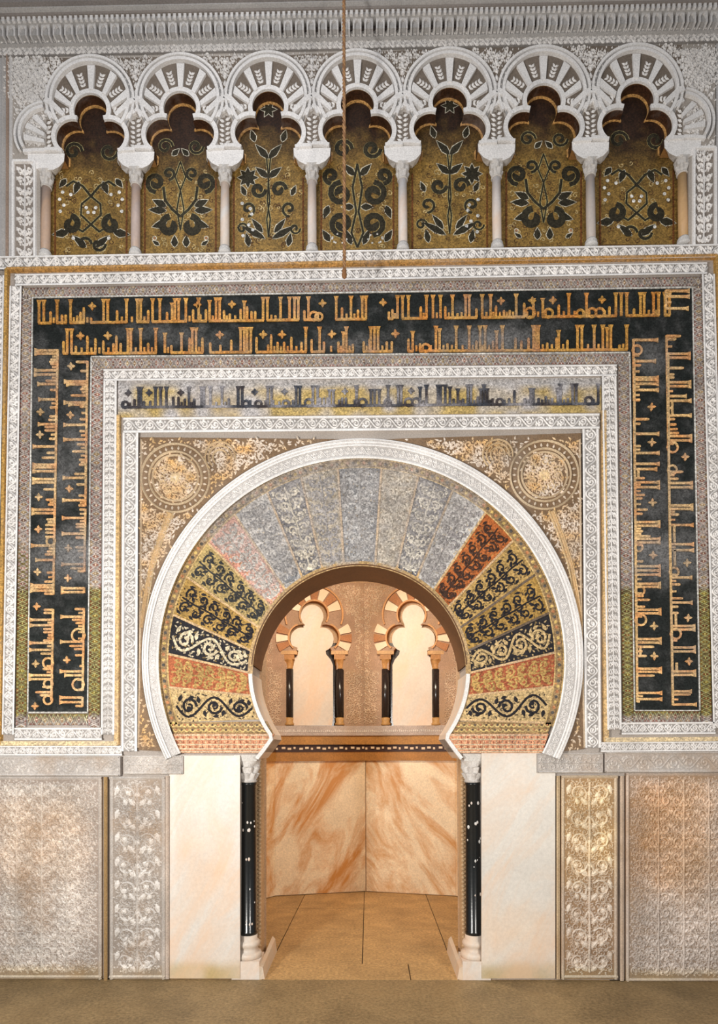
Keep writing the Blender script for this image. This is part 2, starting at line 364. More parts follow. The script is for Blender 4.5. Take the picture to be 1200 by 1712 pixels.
# floor: paving slabs in front, niche floor behind the threshold
mb = MB(); jc = (.10, .065, .035)
mb.box((-7, -9, -.12), (7, 6, -.012), jc)
def slabfloor(pts, col):
    p = np.array(pts, float); n = len(p); q = np.c_[p, np.zeros(n)]; c = p.mean(0); e = .007
    q[:, :2] += (c-p)/np.linalg.norm(c-p, axis=1)[:, None]*e
    b = q.copy(); b[:, 2] = -.012; k = np.arange(n); j = (k+1) % n
    mb._add(np.r_[q, b], col, None, Q=np.c_[k, j, j+n, k+n], T=[(0, i, i+1) for i in range(1, n-1)])
xx = [-7, -3.2, -1.55, .75, 2.9, 7]
slabfloor([(-7, -1.35), (7, -1.35), (7, -.02), (-7, -.02)], (.31, .215, .105))
for r in range(6):
    for c in range(-7, 7): slabfloor([(c+.5*(r % 2), -2.65-r*1.3), (c+1+.5*(r % 2), -2.65-r*1.3), (c+1+.5*(r % 2), -1.35-r*1.3), (c+.5*(r % 2), -1.35-r*1.3)], np.array((.31, .215, .105))*(1+.1*rng.uniform(-1, 1)))
g = FLOOR
def fl(*uv): return [tuple(p[:2]) for p in g(uv)]
gl = (.52, .33, .145); 
def joint(u, v): return tuple(g([(u, v)])[0][:2])
# joints read from the photograph, then laid on the ground
A0, A1 = joint(441, 1633), joint(505, 1505); B0, B1 = joint(763, 1630), joint(712, 1497)
yb = 3.75
def along(P, Q, y): t = (y-P[1])/(Q[1]-P[1]); return P[0]+(Q[0]-P[0])*t
ys = [-.02, .42, .98, 1.62, 2.6, yb]
cen = joint(607, 1560)[0]
for k in range(5):
    a, b = ys[k], ys[k+1]; la, lb = along(A0, A1, a), along(A0, A1, b); ra, rb = along(B0, B1, a), along(B0, B1, b)
    m = [(.25,), (.0,), (.0,), (.02,), (.0,)][k][0]
    m = cen if k else .48
    for P, sh in (([(la, a), (m, a), (m, b), (lb, b)], .0), ([(m, a), (ra, a), (rb, b), (m, b)], .06), ([(-2.4, a), (la, a), (lb, b), (-2.4, b)], -.08), ([(ra, a), (2.4, a), (2.4, b), (rb, b)], -.04)):
        slabfloor(P, np.array(gl)*(1+sh+.05*rng.uniform(-1, 1)))
mb.build('floor', M_FL, kind='structure')

# niche: seven-sided room behind the arch
AP = (0.03, 3.60); NV = [(-1.02, .55), (-1.95, 1.25), (-2.0, 2.45), (-1.36, 3.30), AP, (1.40, 3.30), (2.02, 2.45), (1.97, 1.25), (1.02, .55)]
NH = 5.6
for k in range(8):
    a, b = np.array(NV[k]), np.array(NV[k+1]); d = (b-a)/np.linalg.norm(b-a); n = np.array([-d[1], d[0]])*.12
    mb = MB(); P = [(a[0], a[1], 0), (b[0], b[1], 0), (b[0]+n[0], b[1]+n[1], 0), (a[0]+n[0], a[1]+n[1], 0)]; P += [(p[0], p[1], NH) for p in P]
    mb._add(P, (.55, .36, .22), None, Q=[(0, 3, 2, 1), (4, 5, 6, 7), (0, 1, 5, 4), (1, 2, 6, 5), (2, 3, 7, 6), (3, 0, 4, 7)])
    mb.build(['wall_niche_front_left', 'wall_niche_side_left', 'wall_niche_far_left', 'wall_niche_left', 'wall_niche_right', 'wall_niche_far_right', 'wall_niche_side_right', 'wall_niche_front_right'][k], M_CM, kind='structure')
mb = MB(); n = 24
P = []
for i, t in enumerate(np.linspace(0, PI/2, 7)):
    for j in range(n):
        a = j*2*PI/n; P.append((.0+2.25*math.cos(t)*math.cos(a), 2.1+1.75*math.cos(t)*math.sin(a), NH-.9+1.3*math.sin(t)))
q = [(i*n+j, i*n+(j+1) % n, (i+1)*n+(j+1) % n, (i+1)*n+j) for i in range(6) for j in range(n)]
mb._add(P, (.6, .5, .4), None, Q=q); mb.build('ceiling', M_ST, kind='structure')
SL = Surf((AP[0], AP[1], 0), (lambda d: (d[1], -d[0], 0))((np.array(AP)-np.array(NV[3])))); SR = Surf((AP[0], AP[1], 0), (lambda d: (d[1], -d[0], 0))((np.array(NV[5])-np.array(AP))))
SLL = Surf((NV[3][0], NV[3][1], 0), (lambda d: (d[1], -d[0], 0))((np.array(NV[3])-np.array(NV[2])))); SRR = Surf((NV[5][0], NV[5][1], 0), (lambda d: (d[1], -d[0], 0))((np.array(NV[6])-np.array(NV[5]))))
for S_ in (SL, SR, SLL, SRR):
    if (CAMP-S_.o)@S_.n < 0: S_.n = -S_.n

def sprinkle(mb, G, L, hw, step, sz, cols, h, rise, rg):
    """small leaves and buds strewn between the main scrolls"""
    x = step/2
    while x < L:
        y = -hw+step/2
        while y < hw:
            p = G(np.array([[x+rg.uniform(-.3, .3)*step, y+rg.uniform(-.3, .3)*step]]))[0]
            mb.leaf(p, rg.uniform(0, 6.28), sz*rg.uniform(.7, 1.3), sz*.5, h, rise, cols[rg.integers(len(cols))]); y += step
        x += step

def strew(mb, bbox, inside, step, sz, col, h, rise, rg):
    u = np.arange(bbox[0], bbox[2], step); v = np.arange(bbox[1], bbox[3], step)
    P = np.array([(a+rg.uniform(-.35, .35)*step, b+rg.uniform(-.35, .35)*step) for a in u for b in v])
    for p in P[inside(P)]: mb.leaf(p, rg.uniform(0, 6.28), sz*rg.uniform(.7, 1.3), sz*.5, h, rise, col)
# ================================================================== NICHE INTERIOR
def wallslab(S_, a, b, z0, z1, h0, h1, col, mbx=None):      # slab lying on the niche wall from point a to b (plan)
    m = mbx or MB(); n = np.array([S_.n[0], S_.n[1]])
    P = []
    for z in (z0, z1):
        for p, h in ((a, h1), (b, h1), (b, h0), (a, h0)): P.append((p[0]+n[0]*h, p[1]+n[1]*h, z))
    m._add(P, col, None, Q=[(0, 3, 2, 1), (4, 5, 6, 7), (0, 1, 5, 4), (1, 2, 6, 5), (2, 3, 7, 6), (3, 0, 4, 7)]); return m
def zat(S_, u, v): return S_([(u, v)])[0][2]
zc = zat(SL, 530, 1272)
walls4 = [(SLL, NV[2], NV[3]), (SL, NV[3], NV[4]), (SR, NV[4], NV[5]), (SRR, NV[5], NV[6])]
labs = ['narrow sliver of veined marble slab seen at the far left edge inside the niche', 'orange veined marble slab left of the centre joint on the niche back wall', 'orange veined marble slab right of the centre joint on the niche back wall', 'narrow sliver of veined marble slab seen at the far right edge inside the niche']
for (S_, a, b), lb in zip(walls4, labs):
    d = (np.array(b)-np.array(a)); d /= np.linalg.norm(d); a2 = np.array(a)+d*.012; b2 = np.array(b)-d*.012
    t = thing('marble_panel', lb, 'wall panel', (float(a[0]), float(a[1]), 0))
    wallslab(S_, a2, b2, .012, zc, .03, 0, (.90, .74, .52)).build('slab', M_NM if S_ in (SL, SLL) else M_NM2, t)
# cornice over the slabs: ochre fascia, chequer of dentils, ochre cavetto, pale inscribed strip
t = thing('niche_cornice', 'ochre cornice with black and white dentil line above the niche marble slabs', 'cornice', (0.03, 3.6, zc))
zz = [zat(SL, 530, v) for v in (1272, 1257, 1245, 1230, 1214)]
lay = [('fascia', zz[0], zz[1], .06, (.42, .19, .045)), ('dark_fillet', zz[1], zz[2], .07, (.05, .02, .015)), ('cavetto', zz[2], zz[3], .10, (.44, .21, .05)), ('inscribed_band', zz[3], zz[4], .12, (.50, .42, .38))]
for nm, za, zb, hh, c in lay:
    m = MB()
    for (S_, a, b) in walls4: wallslab(S_, a, b, za, zb, hh, 0, c, m)
    m.build(nm, M_BR if nm != 'inscribed_band' else M_CM, t)
m = MB(); mo = MB()
for (S_, a, b) in walls4[1:3]:
    a = np.array(a); b = np.array(b); L = np.linalg.norm(b-a); d = (b-a)/L; n = int(L/.085)
    for i in range(n):
        p = a+d*(i+.2)*L/n; q = a+d*(i+.2+(.62 if i % 3 else .35))*L/n; zm = (zz[1]+zz[2])/2+(.006 if i % 2 else -.006)
        wallslab(S_, p, q, zm-.016, zm+.016, .085, .0, (.75, .60, .42), m)
    n = int(L/.03)
    for i in range(n):
        p = a+d*(i+.2)*L/n; q = a+d*(i+.75)*L/n; zm = (zz[3]+zz[4])/2; hgt = rng.uniform(.012, .03)
        wallslab(S_, p, q, zm-.02, zm-.02+hgt*1.3, .126, .1, (.72, .66, .60), mo)
m.build('dentil_row', M_MA, t); mo.build('lettering', M_CM, t)

def blind_arch(S_, mir, nm):
    c = 524.5 if not mir else 688.0
    X = (lambda x: c+x) if not mir else (lambda x: c-x)
    t = thing('blind_trefoil_arch', nm, 'blind arch', tuple(S_([(c, 1212)])[0]))
    # wall surface round the arch (red-pink carved stucco)
    op = [(-34.5, 1212), (-36, 1204), (-36, 1112), (-34, 1104), (-27, 1094), (-25, 1086)]
    lob = [tuple(p) for p in (np.c_[-19.5+22*np.cos(np.radians(np.linspace(215, 78, 12))), 1066-22*np.sin(np.radians(np.linspace(215, 78, 12)))])]
    top = [tuple(p) for p in arc_pts((0, 1028), 23, 212, 90, 12)]
    half = [(-38, 1120), (-38, 1092), (-30, 1088), (-27, 1083)]+lob+top; full = half+[(-x, y) for x, y in half[::-1][1:]]
    inner = 83.5
    body = [(-52, 1120)]+full+[(52, 1120), (inner, 1120), (inner, 975), (-78, 975), (-78, 1120)]
    m = MB(S_); m.prism([(X(x), y) for x, y in body], .10, 0, (.40, .26, .18), side=(.40, .17, .05)); m.build('arch_wall', M_CM, t)
    m = MB(S_); m.prism([(X(x), y) for x, y in ((-78, 1120), (-46, 1120), (-46, 1214), (-78, 1214))], .10, 0, (.40, .27, .19)); m.build('side_wall', M_CM, t); m = MB(S_); m.prism([(X(x), y) for x, y in ((50, 1120), (inner, 1120), (inner, 1214), (50, 1214))], .10, 0, (.40, .27, .19)); m.build('side_wall', M_CM, t)
    # marble backing shape
    sl = [(-35, 1213), (-37, 1203), (-37, 1112), (-33, 1103), (-25, 1094), (-24, 1088)]+[tuple(p) for p in (np.c_[-18+20*np.cos(np.radians(np.linspace(232, 80, 10))), 1069-20*np.sin(np.radians(np.linspace(232, 80, 10)))])]+[tuple(p) for p in arc_pts((0, 1031), 20, 212, 90, 10)]
    sl = sl+[(-x, y) for x, y in sl[::-1][1:]]
    m = MB(S_); m.prism([(X(x*.95-3), y) for x, y in sl], .05, 0, (.66, .58, .50)); m.build('marble_infill', M_MA, t)
    m = MB(S_); m.prism([(X(x), y) for x, y in ((-47, 1075), (51, 1075), (51, 1214), (-47, 1214))], .004, 0, (.02, .012, .01)); m.build('dark_recess', M_BK, t)
    # voussoirs round the lobes, cream and red by turns
    k = 0
    for (cx, cy, r0, r1, A) in ((0, 1028, 25, 46, [(i*22.5+11, i*22.5+31) for i in range(0, 7)]), (-19.5, 1066, 24, 44, [(148, 168), (172, 190), (194, 212)]), (19.5, 1066, 24, 44, [(-32, -14), (-10, 8), (12, 32)])):
        for a0, a1 in A:
            m = MB(S_); p = np.r_[arc_pts((cx, cy), r0, a0, a1, 4), arc_pts((cx, cy), r1, a1, a0, 4)]
            m.prism([(X(x), y) for x, y in p], .125, .10, (.78, .60, .43) if k % 2 == 0 else (.42, .19, .09)); k += 1
            m.build('voussoir', M_MA if k % 2 else M_CM, t)
    m = MB(S_)
    for cx, cy, r, a0, a1 in ((0, 1028, 24, 210, -30), (0, 1028, 48, 200, -20), (-19.5, 1066, 23, 230, 110), (19.5, 1066, 23, 70, -50)):
        p = arc_pts((cx, cy), r, a0, a1, 24); m.slab(np.c_[[X(x) for x in p[:, 0]], p[:, 1]], 1.3, .10, .03, (.55, .27, .10))
    m.build('arch_moulding', M_BR, t)
    m = MB(S_); ins = lambda uv: (np.hypot((uv[:, 0]-c), uv[:, 1]-1028) > 52) & ~((np.abs(uv[:, 0]-c) < 68) & (uv[:, 1] > 1030) & (uv[:, 1] < 1120)) & ~((np.abs(uv[:, 0]-c) < 54) & (uv[:, 1] > 1100))
    b0, b1 = sorted((X(-76), X(inner-2)))
    fill(m, (b0, 980, b1, 1212), ins, 8, (.80, .66, .52), .9, .10, .014, rng); m.build('carved_ornament', M_CM, t)
    # little columns
    for x in (-41.5, 43.5):
        x *= 1.0
        p = S_([(X(x), 1200)], .055)[0]; zb = S_([(X(x), 1213)], .055)[0][2]; z1 = S_([(X(x), 1199)], .055)[0][2]; z2 = S_([(X(x), 1119)], .055)[0][2]; z3 = S_([(X(x), 1103)], .055)[0][2]; z4 = S_([(X(x), 1095)], .055)[0][2]; z5 = S_([(X(x), 1089)], .055)[0][2]
        m = MB(); m.lathe(p, [(.066, z1), (.066, z2)], 16, (.02, .015, .015)); sh = m.build('shaft', M_BK, t, smooth=True)
        m = MB(); m.lathe(p, [(.075, zb), (.08, zb+.03), (.062, zb+.05), (.07, z1-.02), (.052, z1)], 16, (.50, .28, .10)); m.build('base', M_BR, t, smooth=True)
        m = MB(); m.lathe(p, [(.052, z2), (.06, z2+.02), (.056, z2+.03, .1, 8), (.075, z3-.01, .15, 8), (.085, z3, .1, 4)], 24, (.48, .24, .08)); m.build('capital', M_BR, t, smooth=True)
        m = MB(); m.box((p[0]-.085, p[1]-.06, z3), (p[0]+.085, p[1]+.06, z4), (.45, .22, .08)); m.box((p[0]-.13, p[1]-.07, z4), (p[0]+.13, p[1]+.07, z5), (.60, .36, .17)); m.build('impost', M_BR, t)
blind_arch(SL, False, 'small blind trefoil arch with marble infill on the left half of the niche back wall')
blind_arch(SR, True, 'small blind trefoil arch with marble infill on the right half of the niche back wall')

# ================================================================== DOOR JAMBS AND COLUMNS
for sd in (0, 1):
    mir = (lambda u: u) if sd == 0 else (lambda u: 1207-u)
    side = 'left' if sd == 0 else 'right'
    zi = at((415, 1262))[2]
    # rear jamb pier with beaded edge
    xa = wpt(401) if sd == 0 else wpt(805); xb = fac(.32)([(436 if sd == 0 else 771.5, 1400)])[0][0]
    t = thing('jamb_pier', f'ochre carved pier with a beaded edge behind the black column on the {side}', 'pier', (xa, .32, 0))
    m = MB(); a, b = sorted((xa, xb)); m.box((a, .32, 0), (b, .56, zi), (.62, .42, .24)); m.build('block', M_CM, t)
    m = MB(); n = 46
    for i in range(n):
        z = .16+(zi-.2)*(i+.5)/n; p = (xb, .32, z); m.lathe((xb-(.012 if sd == 0 else -.012), .315), [(.004, z-.017), (.019, z-.006), (.019, z+.006), (.004, z+.017)], 8, (.70, .50, .30))
    m.build('beaded_moulding', M_CM, t)
    # column
    uc = 415.5 if sd == 0 else 791.0
    c = fac(.13)([(uc, 1450)])[0]; cx_, cy_ = c[0], .13
    zf = lambda v: fac(.13)([(uc, v)])[0][2]
    t = thing('black_marble_column', f'chipped black marble column with white capital and base {side} of the niche doorway', 'column', (cx_, cy_, 0))
    m = MB(); z1, z2 = zf(1561), zf(1308); m.lathe((cx_, cy_), [(.086, z1), (.086, z1+.03), (.079, z1+.04), (.077, (z1+z2)/2), (.072, z2-.03), (.079, z2-.02), (.079, z2)], 28, (.010, .012, .013)); sh = m.build('shaft', M_BK, t, smooth=True)
    m = MB()
    for q in range(16):
        a = rng.uniform(-PI*.85, -PI*.15); z = z1+(z2-z1)*rng.choice([.08, .2, .27, .3, .45, .5, .62, .7, .74, .86])+rng.uniform(-.02, .02); r = rng.uniform(.004, .013)
        m.lathe((cx_+.074*math.cos(a), cy_+.074*math.sin(a)), [(r*.4, z-r*1.5), (r, z-r*.5), (r, z+r*.4), (r*.5, z+r*1.4)], 7, (.75, .74, .72))
    m.build('chip', M_MA, sh)
    m = MB(); z0, zp = 0.0, zf(1599)
    m.lathe((cx_, cy_), [(.13, zp), (.135, zp+.03), (.125, zp+.055), (.10, zp+.065), (.095, zp+.10), (.11, zp+.115), (.118, zp+.14), (.105, zp+.165), (.088, zp+.175), (.088, z1)], 28, (.66, .62, .56)); m.build('base', M_MA, t, smooth=True)
    m = MB(); m.box((cx_-.135, cy_-.15, 0), (cx_+.135, cy_+.14, zp), (.72, .68, .63)); m.build('plinth', M_MA, t)
    m = MB(); z3 = zf(1272); m.lathe((cx_, cy_), [(.074, z2), (.088, z2+.012), (.074, z2+.024), (.082, z2+.05, .10, 8), (.098, z2+.09, .14, 8), (.088, z2+.10, .1, 8, PI), (.105, z2+.15, .15, 8, PI), (.10, z2+.16, .15, 4), (.12, z3, .12, 4, PI)], 48, (.66, .63, .60)); m.build('capital', M_ST, t)
    m = MB(); m.box((cx_-.10, cy_-.12, z3), (cx_+.10, cy_+.10, zi), (.68, .66, .63), -.02); m.build('abacus', M_ST, t)
    # raised marble kerb inside the doorway
    t = thing('marble_kerb', f'sloping white marble kerb running back from the {side} column base', 'kerb', (cx_, .3, 0))
    s_ = 1 if sd == 0 else -1; xx0 = cx_+s_*.135; m = MB()
    P = [(xx0, -.02, 0), (xx0+s_*.05, .0, 0), (xx0+s_*.05, .8, 0), (xx0, .8, 0), (xx0, -.02, .13), (xx0+s_*.03, .0, .11), (xx0+s_*.03, .8, .14), (xx0, .8, .17)]
    m._add(P, (.68, .58, .46), None, Q=[(0, 3, 2, 1), (4, 5, 6, 7), (0, 1, 5, 4), (1, 2, 6, 5), (2, 3, 7, 6), (3, 0, 4, 7)]); m.build('kerb_stone', M_MA, t)

# ================================================================== DADO
def zfloor_v(u): return 1640.0
def dado_panel(name, u0, u1, v0, v1, label, cat, carved, base, orn=None, stain=None, mirror_c=None):
    a = at(((u0+u1)/2, v1)); t = thing(name, label, cat, (a[0], 0, 0))
    m = MB(S0)
    colf = base
    if stain:
        def colf(uv):
            c = np.tile(np.array(base), (len(uv), 1))
            for (x, y, rx, ry, k, sc_) in stain:
                w_ = np.clip(k*np.exp(-((uv[:, 0]-x)/rx)**4-((uv[:, 1]-y)/ry)**4)*(.6+.8*smooth_noise(uv, 22, 5)), 0, 1)[:, None]; c = c*(1-w_)+np.array(sc_)*w_
            return c
    F = lambda s, q: np.c_[u0+(u1-u0)*s, v0+(v1-v0)*q]
    zb = S0([((u0+u1)/2, v1)])[0][2]
    m.grid(F, max(2, int((u1-u0)/6)), int((v1-v0)/6), .03, colf, .03); m.build('slab', M_CM if carved else M_MA, t)
    if carved:
        mm = MB(S0, mod=(lambda uv, c: (lambda s_: c*(.25+.75*s_/np.array(base)*.95+.05))(colf(uv)) if stain else c))
        e = 7
        for (p, q) in (((u0, v0), (u0, v1)), ((u1, v0), (u1, v1)), ((u0, v0+2), (u1, v0+2)), ((u0, v1-4), (u1, v1-4))):
            d = 3; p = np.array(p, float); q = np.array(q, float)
            if p[0] == q[0]: p[0] += d if p[0] == u0 else -d; q[0] = p[0]
            mm.ribbon(np.linspace(p, q, 20), 2.6, .03, .02, lerp(base, orn, .6))
        mm.build('border_moulding', M_CM, t)
        mm = MB(S0, mod=mm.mod); c0 = (u0+u1)/2 if mirror_c is None else mirror_c
        F1, L = straight((c0, v1-12), (c0, v0+10)); W = min(c0-u0, u1-c0) if mirror_c is None else 60
        tiers = 6
        ins = lambda uv: (uv[:, 0] > u0+8) & (uv[:, 0] < u1-8) & (uv[:, 1] > v0+6) & (uv[:, 1] < v1-10)
        # main stem, great paired scrolls, then small foliage in every gap
        mm.ribbon(F1(np.c_[np.linspace(0, L, 30), np.zeros(30)]), 1.8, .03, .020, orn)
        cols = [c0] if (u1-u0) < 130 else [c0-42, c0, c0+42]
        for ci, cc in enumerate(cols):
            F2, _ = straight((cc, v1-12), (cc, v0+10)); hw2 = (u1-u0)/2-10 if len(cols) == 1 else 21
            candelabra(mm, F2, L, hw2, orn, 1.9 if len(cols) == 1 else 1.5, .031, .020, rng, k=1.1)
        fill(mm, (c0 if mirror_c is None else u0, v0, u1, v1), ins, 12.5, lerp(base, orn, .75), 1.0, .03, .013, rng, mirror=c0)
        strew(mm, (u0, v0, u1, v1), ins, 7.5, 6, lerp(base, orn, .6), .03, .010, rng)
        mm.build('carved_ornament', M_CM, t)
    return t
BR = (.40, .24, .11)
dado_panel('carved_marble_panel', -75, 170, 1299, 1637, 'wide carved arabesque panel at the left end of the dado', 'wall panel', True, (.36, .30, .26), (.82, .77, .72), [(60, 1400, 90, 70, .45, (.48, .33, .22)), (80, 1632, 200, 18, .6, (.34, .24, .12))], 70)
dado_panel('carved_marble_panel', 183, 276, 1299, 1637, 'narrow carved arabesque panel left of the plain pale marble slab', 'wall panel', True, (.36, .31, .27), (.82, .78, .74), [(230, 1632, 70, 14, .5, (.34, .24, .12))])
dado_panel('marble_slab', 283, 401, 1263, 1636, 'plain cream marble slab beside the left black column', 'wall panel', False, (.70, .655, .60), None, [(345, 1632, 80, 22, .75, (.46, .35, .14)), (350, 1450, 40, 60, .35, (.80, .55, .36)), (288, 1350, 5, 110, .5, (.80, .80, .80))])
dado_panel('marble_slab', 805, 928, 1258, 1636, 'plain cream marble slab beside the right black column', 'wall panel', False, (.72, .68, .62), None, [(865, 1632, 80, 22, .7, (.46, .35, .16)), (860, 1560, 60, 50, .35, (.80, .60, .42))])
dado_panel('carved_marble_panel', 938, 1032, 1297, 1637, 'narrow carved arabesque panel right of the plain pale marble slab', 'wall panel', True, (.32, .21, .13), (.80, .70, .60), [(985, 1380, 60, 95, .7, (.46, .29, .13)), (985, 1632, 70, 14, .5, (.34, .24, .12))])
dado_panel('carved_marble_panel', 1046, 1290, 1293, 1642, 'wide carved arabesque panel at the right end of the dado, stained brown', 'wall panel', True, (.36, .28, .22), (.80, .72, .66), [(1110, 1390, 70, 95, .9, (.36, .20, .09)), (1160, 1400, 60, 110, .4, (.42, .26, .14)), (1140, 1636, 160, 16, .6, (.34, .24, .12))], 1142)
def rod(u, v0, v1, lab, col):
    a = at((u, v1)); t = MB(S0); t.sweep(lambda s, off: np.c_[np.full(len(s), u+off), v0+(v1-v0)*s], 12, [(-3.2, 0), (-3.0, .045), (0, .062), (3.0, .045), (3.2, 0)], col)
    o = t.build('moulding_strip', M_CM); o['label'] = lab; o['category'] = 'moulding'
rod(176.5, 1299, 1640, 'thin brown upright moulding between the two carved panels on the left', (.42, .27, .12))
rod(1039.5, 1297, 1640, 'thin pale upright moulding between the two carved panels on the right', (.66, .52, .40))
rod(933, 1297, 1637, 'thin moulding along the right edge of the right cream marble slab', (.60, .45, .28))
rod(279.5, 1297, 1637, 'thin moulding along the left edge of the left cream marble slab', (.62, .52, .44))
def frieze(u0, u1, v0, v1, lab, style=0):
    a = at(((u0+u1)/2, v1)); t = thing('carved_frieze', lab, 'frieze', (a[0], 0, a[2])); m = MB(S0)
    m.prism(rect(u0, v0, u1, v1), .05, 0, (.50, .46, .43)); m.build('block', M_CM, t)
    m = MB(S0); F, L = straight((u0+2, (v0+v1)/2), (u1-2, (v0+v1)/2)); hw = (v1-v0)/2
    (candelabra if style else rinceau)(m, F, L, hw*.78, (.74, .70, .66), 1.2, .05, .012, rng)
    for q in (-hw*.93, hw*.93): m.ribbon(F(np.c_[np.linspace(0, L, 12), np.full(12, q)]), 1.6, .05, .016, (.76, .72, .68))
    m.build('carved_ornament', M_CM, t)
frieze(-75, 201, 1265, 1297, 'long carved frieze block above the wide left dado panel')
frieze(207, 306, 1264, 1294, 'short carved frieze block over the narrow left carved panel', 1)
frieze(898, 1008, 1260, 1292, 'short carved frieze block over the narrow right carved panel', 1)
frieze(1011, 1290, 1258, 1291, 'long carved frieze block above the wide right dado panel')
# ================================================================== THE HORSESHOE ARCH
arch = thing('horseshoe_arch', 'great horseshoe arch of coloured mosaic wedges round the niche doorway', 'arch', at((601, 1262)))
BLACK = (.020, .018, .022); CREAM = (.60, .43, .21); RED = (.42, .12, .05); OCH = (.52, .33, .09)
PO = (601.0, 1215.0)
def hit(ang, c, r):
    d = np.array([math.cos(math.radians(ang)), -math.sin(math.radians(ang))]); o = np.array(PO)-np.array(c)
    b = o@d; q = b*b-(o@o-r*r); return np.array(PO)+d*(-b+math.sqrt(max(q, 0)))
AO = [1.2, 11.7, 20.8, 31, 40.9, 50.5, 59.5, 68.5, 76.8, 85.2]; AI = [4, 16, 26, 35, 44.5, 53.5, 61.5, 69, 76.8, 84.5]
AO = AO+[180-a for a in AO[::-1]]; AI = AI+[180-a for a in AI[::-1]]     # from the right-hand foot, anticlockwise
# seen left to right the order is reversed: index 0 = lower right
styles = [  # ground, ornament, second colour, generator
 (CREAM, BLACK, 'rin'), ((.36, .10, .045), (.50, .32, .11), 'can'), (BLACK, CREAM, 'rin'), ((.40, .24, .065), BLACK, 'can'), ((.48, .31, .11), BLACK, 'can'),
 ((.44, .13, .035), (.06, .03, .02), 'can'), ((.50, .48, .46), (.28, .26, .26), 'can'), ((.10, .10, .12), (.72, .66, .55), 'can'), ((.42, .34, .24), (.66, .58, .46), 'can'),
 ((.17, .18, .20), (.52, .52, .52), 'can'),
 ((.46, .38, .26), (.25, .24, .25), 'can'), ((.09, .09, .11), (.74, .66, .52), 'can'), ((.50, .48, .46), (.24, .24, .25), 'can'), ((.62, .30, .22), (.55, .50, .45), 'can'),
 ((.42, .31, .13), (.04, .04, .04), 'can'), ((.42, .26, .075), BLACK, 'can'), (BLACK, (.66, .56, .38), 'rin'), ((.40, .12, .05), (.48, .31, .11), 'can'), (CREAM, BLACK, 'rin')]
for i in range(19):
    g0, o0, st = styles[i]
    o0_, o1_ = hit(AO[i], OC, OR-17), hit(AO[i+1], OC, OR-17); i0_, i1_ = hit(AI[i], IC, IR+7), hit(AI[i+1], IC, IR+7)
    am = [hit(lerp(AO[i], AO[i+1], q), OC, OR-17) for q in (0, .25, .5, .75, 1)]; im = [hit(lerp(AI[i], AI[i+1], q), IC, IR+7) for q in (0, .25, .5, .75, 1)]
    m = MB(S0, mod=archwear)
    nr, nc = 26, 9
    def F(s, q, am=np.array(am), im=np.array(im)):
        x = s*4; k = np.clip(x.astype(int), 0, 3); f = (x-k)[:, None]; O = am[k]*(1-f)+am[k+1]*f; I = im[k]*(1-f)+im[k+1]*f
        e = .03*(s[:, None]-.5); return I*(1-q[:, None])+O*q[:, None]
    m.grid(lambda s, q: F(.02+.96*s, q), nc, nr, .03, g0, .03)
    v = m.build('voussoir', M_MO, arch)
    # ornament in the wedge's own frame
    cI, cO = (np.array(im[2])), np.array(am[2]); L = np.linalg.norm(cO-cI); ax = (cO-cI)/L; nx = np.array([ax[1], -ax[0]])
    wI = np.linalg.norm(i1_-i0_)/2*.86; wO = np.linalg.norm(o1_-o0_)/2*.86; hwm = (wI+wO)/2
    def G(xy): 
        sc_ = (wI+(wO-wI)*np.clip(xy[:, :1]/L, 0, 1))/hwm; return cI+xy[:, :1]*ax+xy[:, 1:2]*sc_*nx
    m = MB(S0, mod=archwear)
    sprinkle(m, lambda p: G(p), L-4, hwm*.98, 6.2, 5.5, [lerp(o0, g0, .1), lerp(o0, g0, .2), lerp(o0, g0, .5), lerp(g0, (.45, .30, .10), .5)], .0305, .002, rng)
    if st == 'rin': rinceau(m, lambda p: G(p+np.array([[4, 0]])), L-9, hwm*.9, o0, 2.4, .032, .004, rng)
    else: candelabra(m, lambda p: G(p+np.array([[4, 0]])), L-9, hwm*.92, o0, 1.9, .032, .004, rng, k=1.05)
    m.build('vine_pattern', M_MO, v)
    m = MB(S0, mod=archwear); jc_ = (.60, .40, .20) if i not in (3, 4) else (.12, .08, .05)
    m.slab(np.linspace(im[0], am[0], 24), 1.8, .02, .016, jc_); m.build('gold_joint', M_GD, v)
# border strips, springers
m = MB(S0, mod=archwear); F_, L_ = arcF(OC, OR-9, math.radians(180-19), math.radians(360+19))
m.sweep(lambda t, off: F_(np.c_[t*L_, np.full(len(t), off)]), 160, [(-9, .02), (-8, .03), (8, .03), (9, .02)], (.30, .20, .10)); b = m.build('outer_border', M_MO, arch)
m = MB(S0, mod=archwear)
for k in range(int(L_/9)):
    p = F_(np.array([[k*9+4., 0]]))[0]; m.disc(p, 3.0, .031, .003, [(.62, .45, .16), (.50, .22, .10), (.10, .09, .08)][k % 3], 6)
for q in (-7, 7): m.ribbon(F_(np.c_[np.linspace(0, L_, 150), np.full(150, q)]), 1.2, .031, .003, (.60, .42, .18))
m.build('tessera_pattern', M_MO, b)
m = MB(S0, mod=archwear); F_, L_ = arcF(IC, IR+4, math.radians(180+28), math.radians(360-28)) if False else arcF(IC, IR+4, math.radians(180-25), math.radians(360+25))
m.sweep(lambda t, off: F_(np.c_[t*L_, np.full(len(t), off)]), 120, [(-4, .0), (-4, .034), (4.5, .034), (4.5, .02)], (.46, .30, .13)); m.build('inner_border', M_GD, arch)
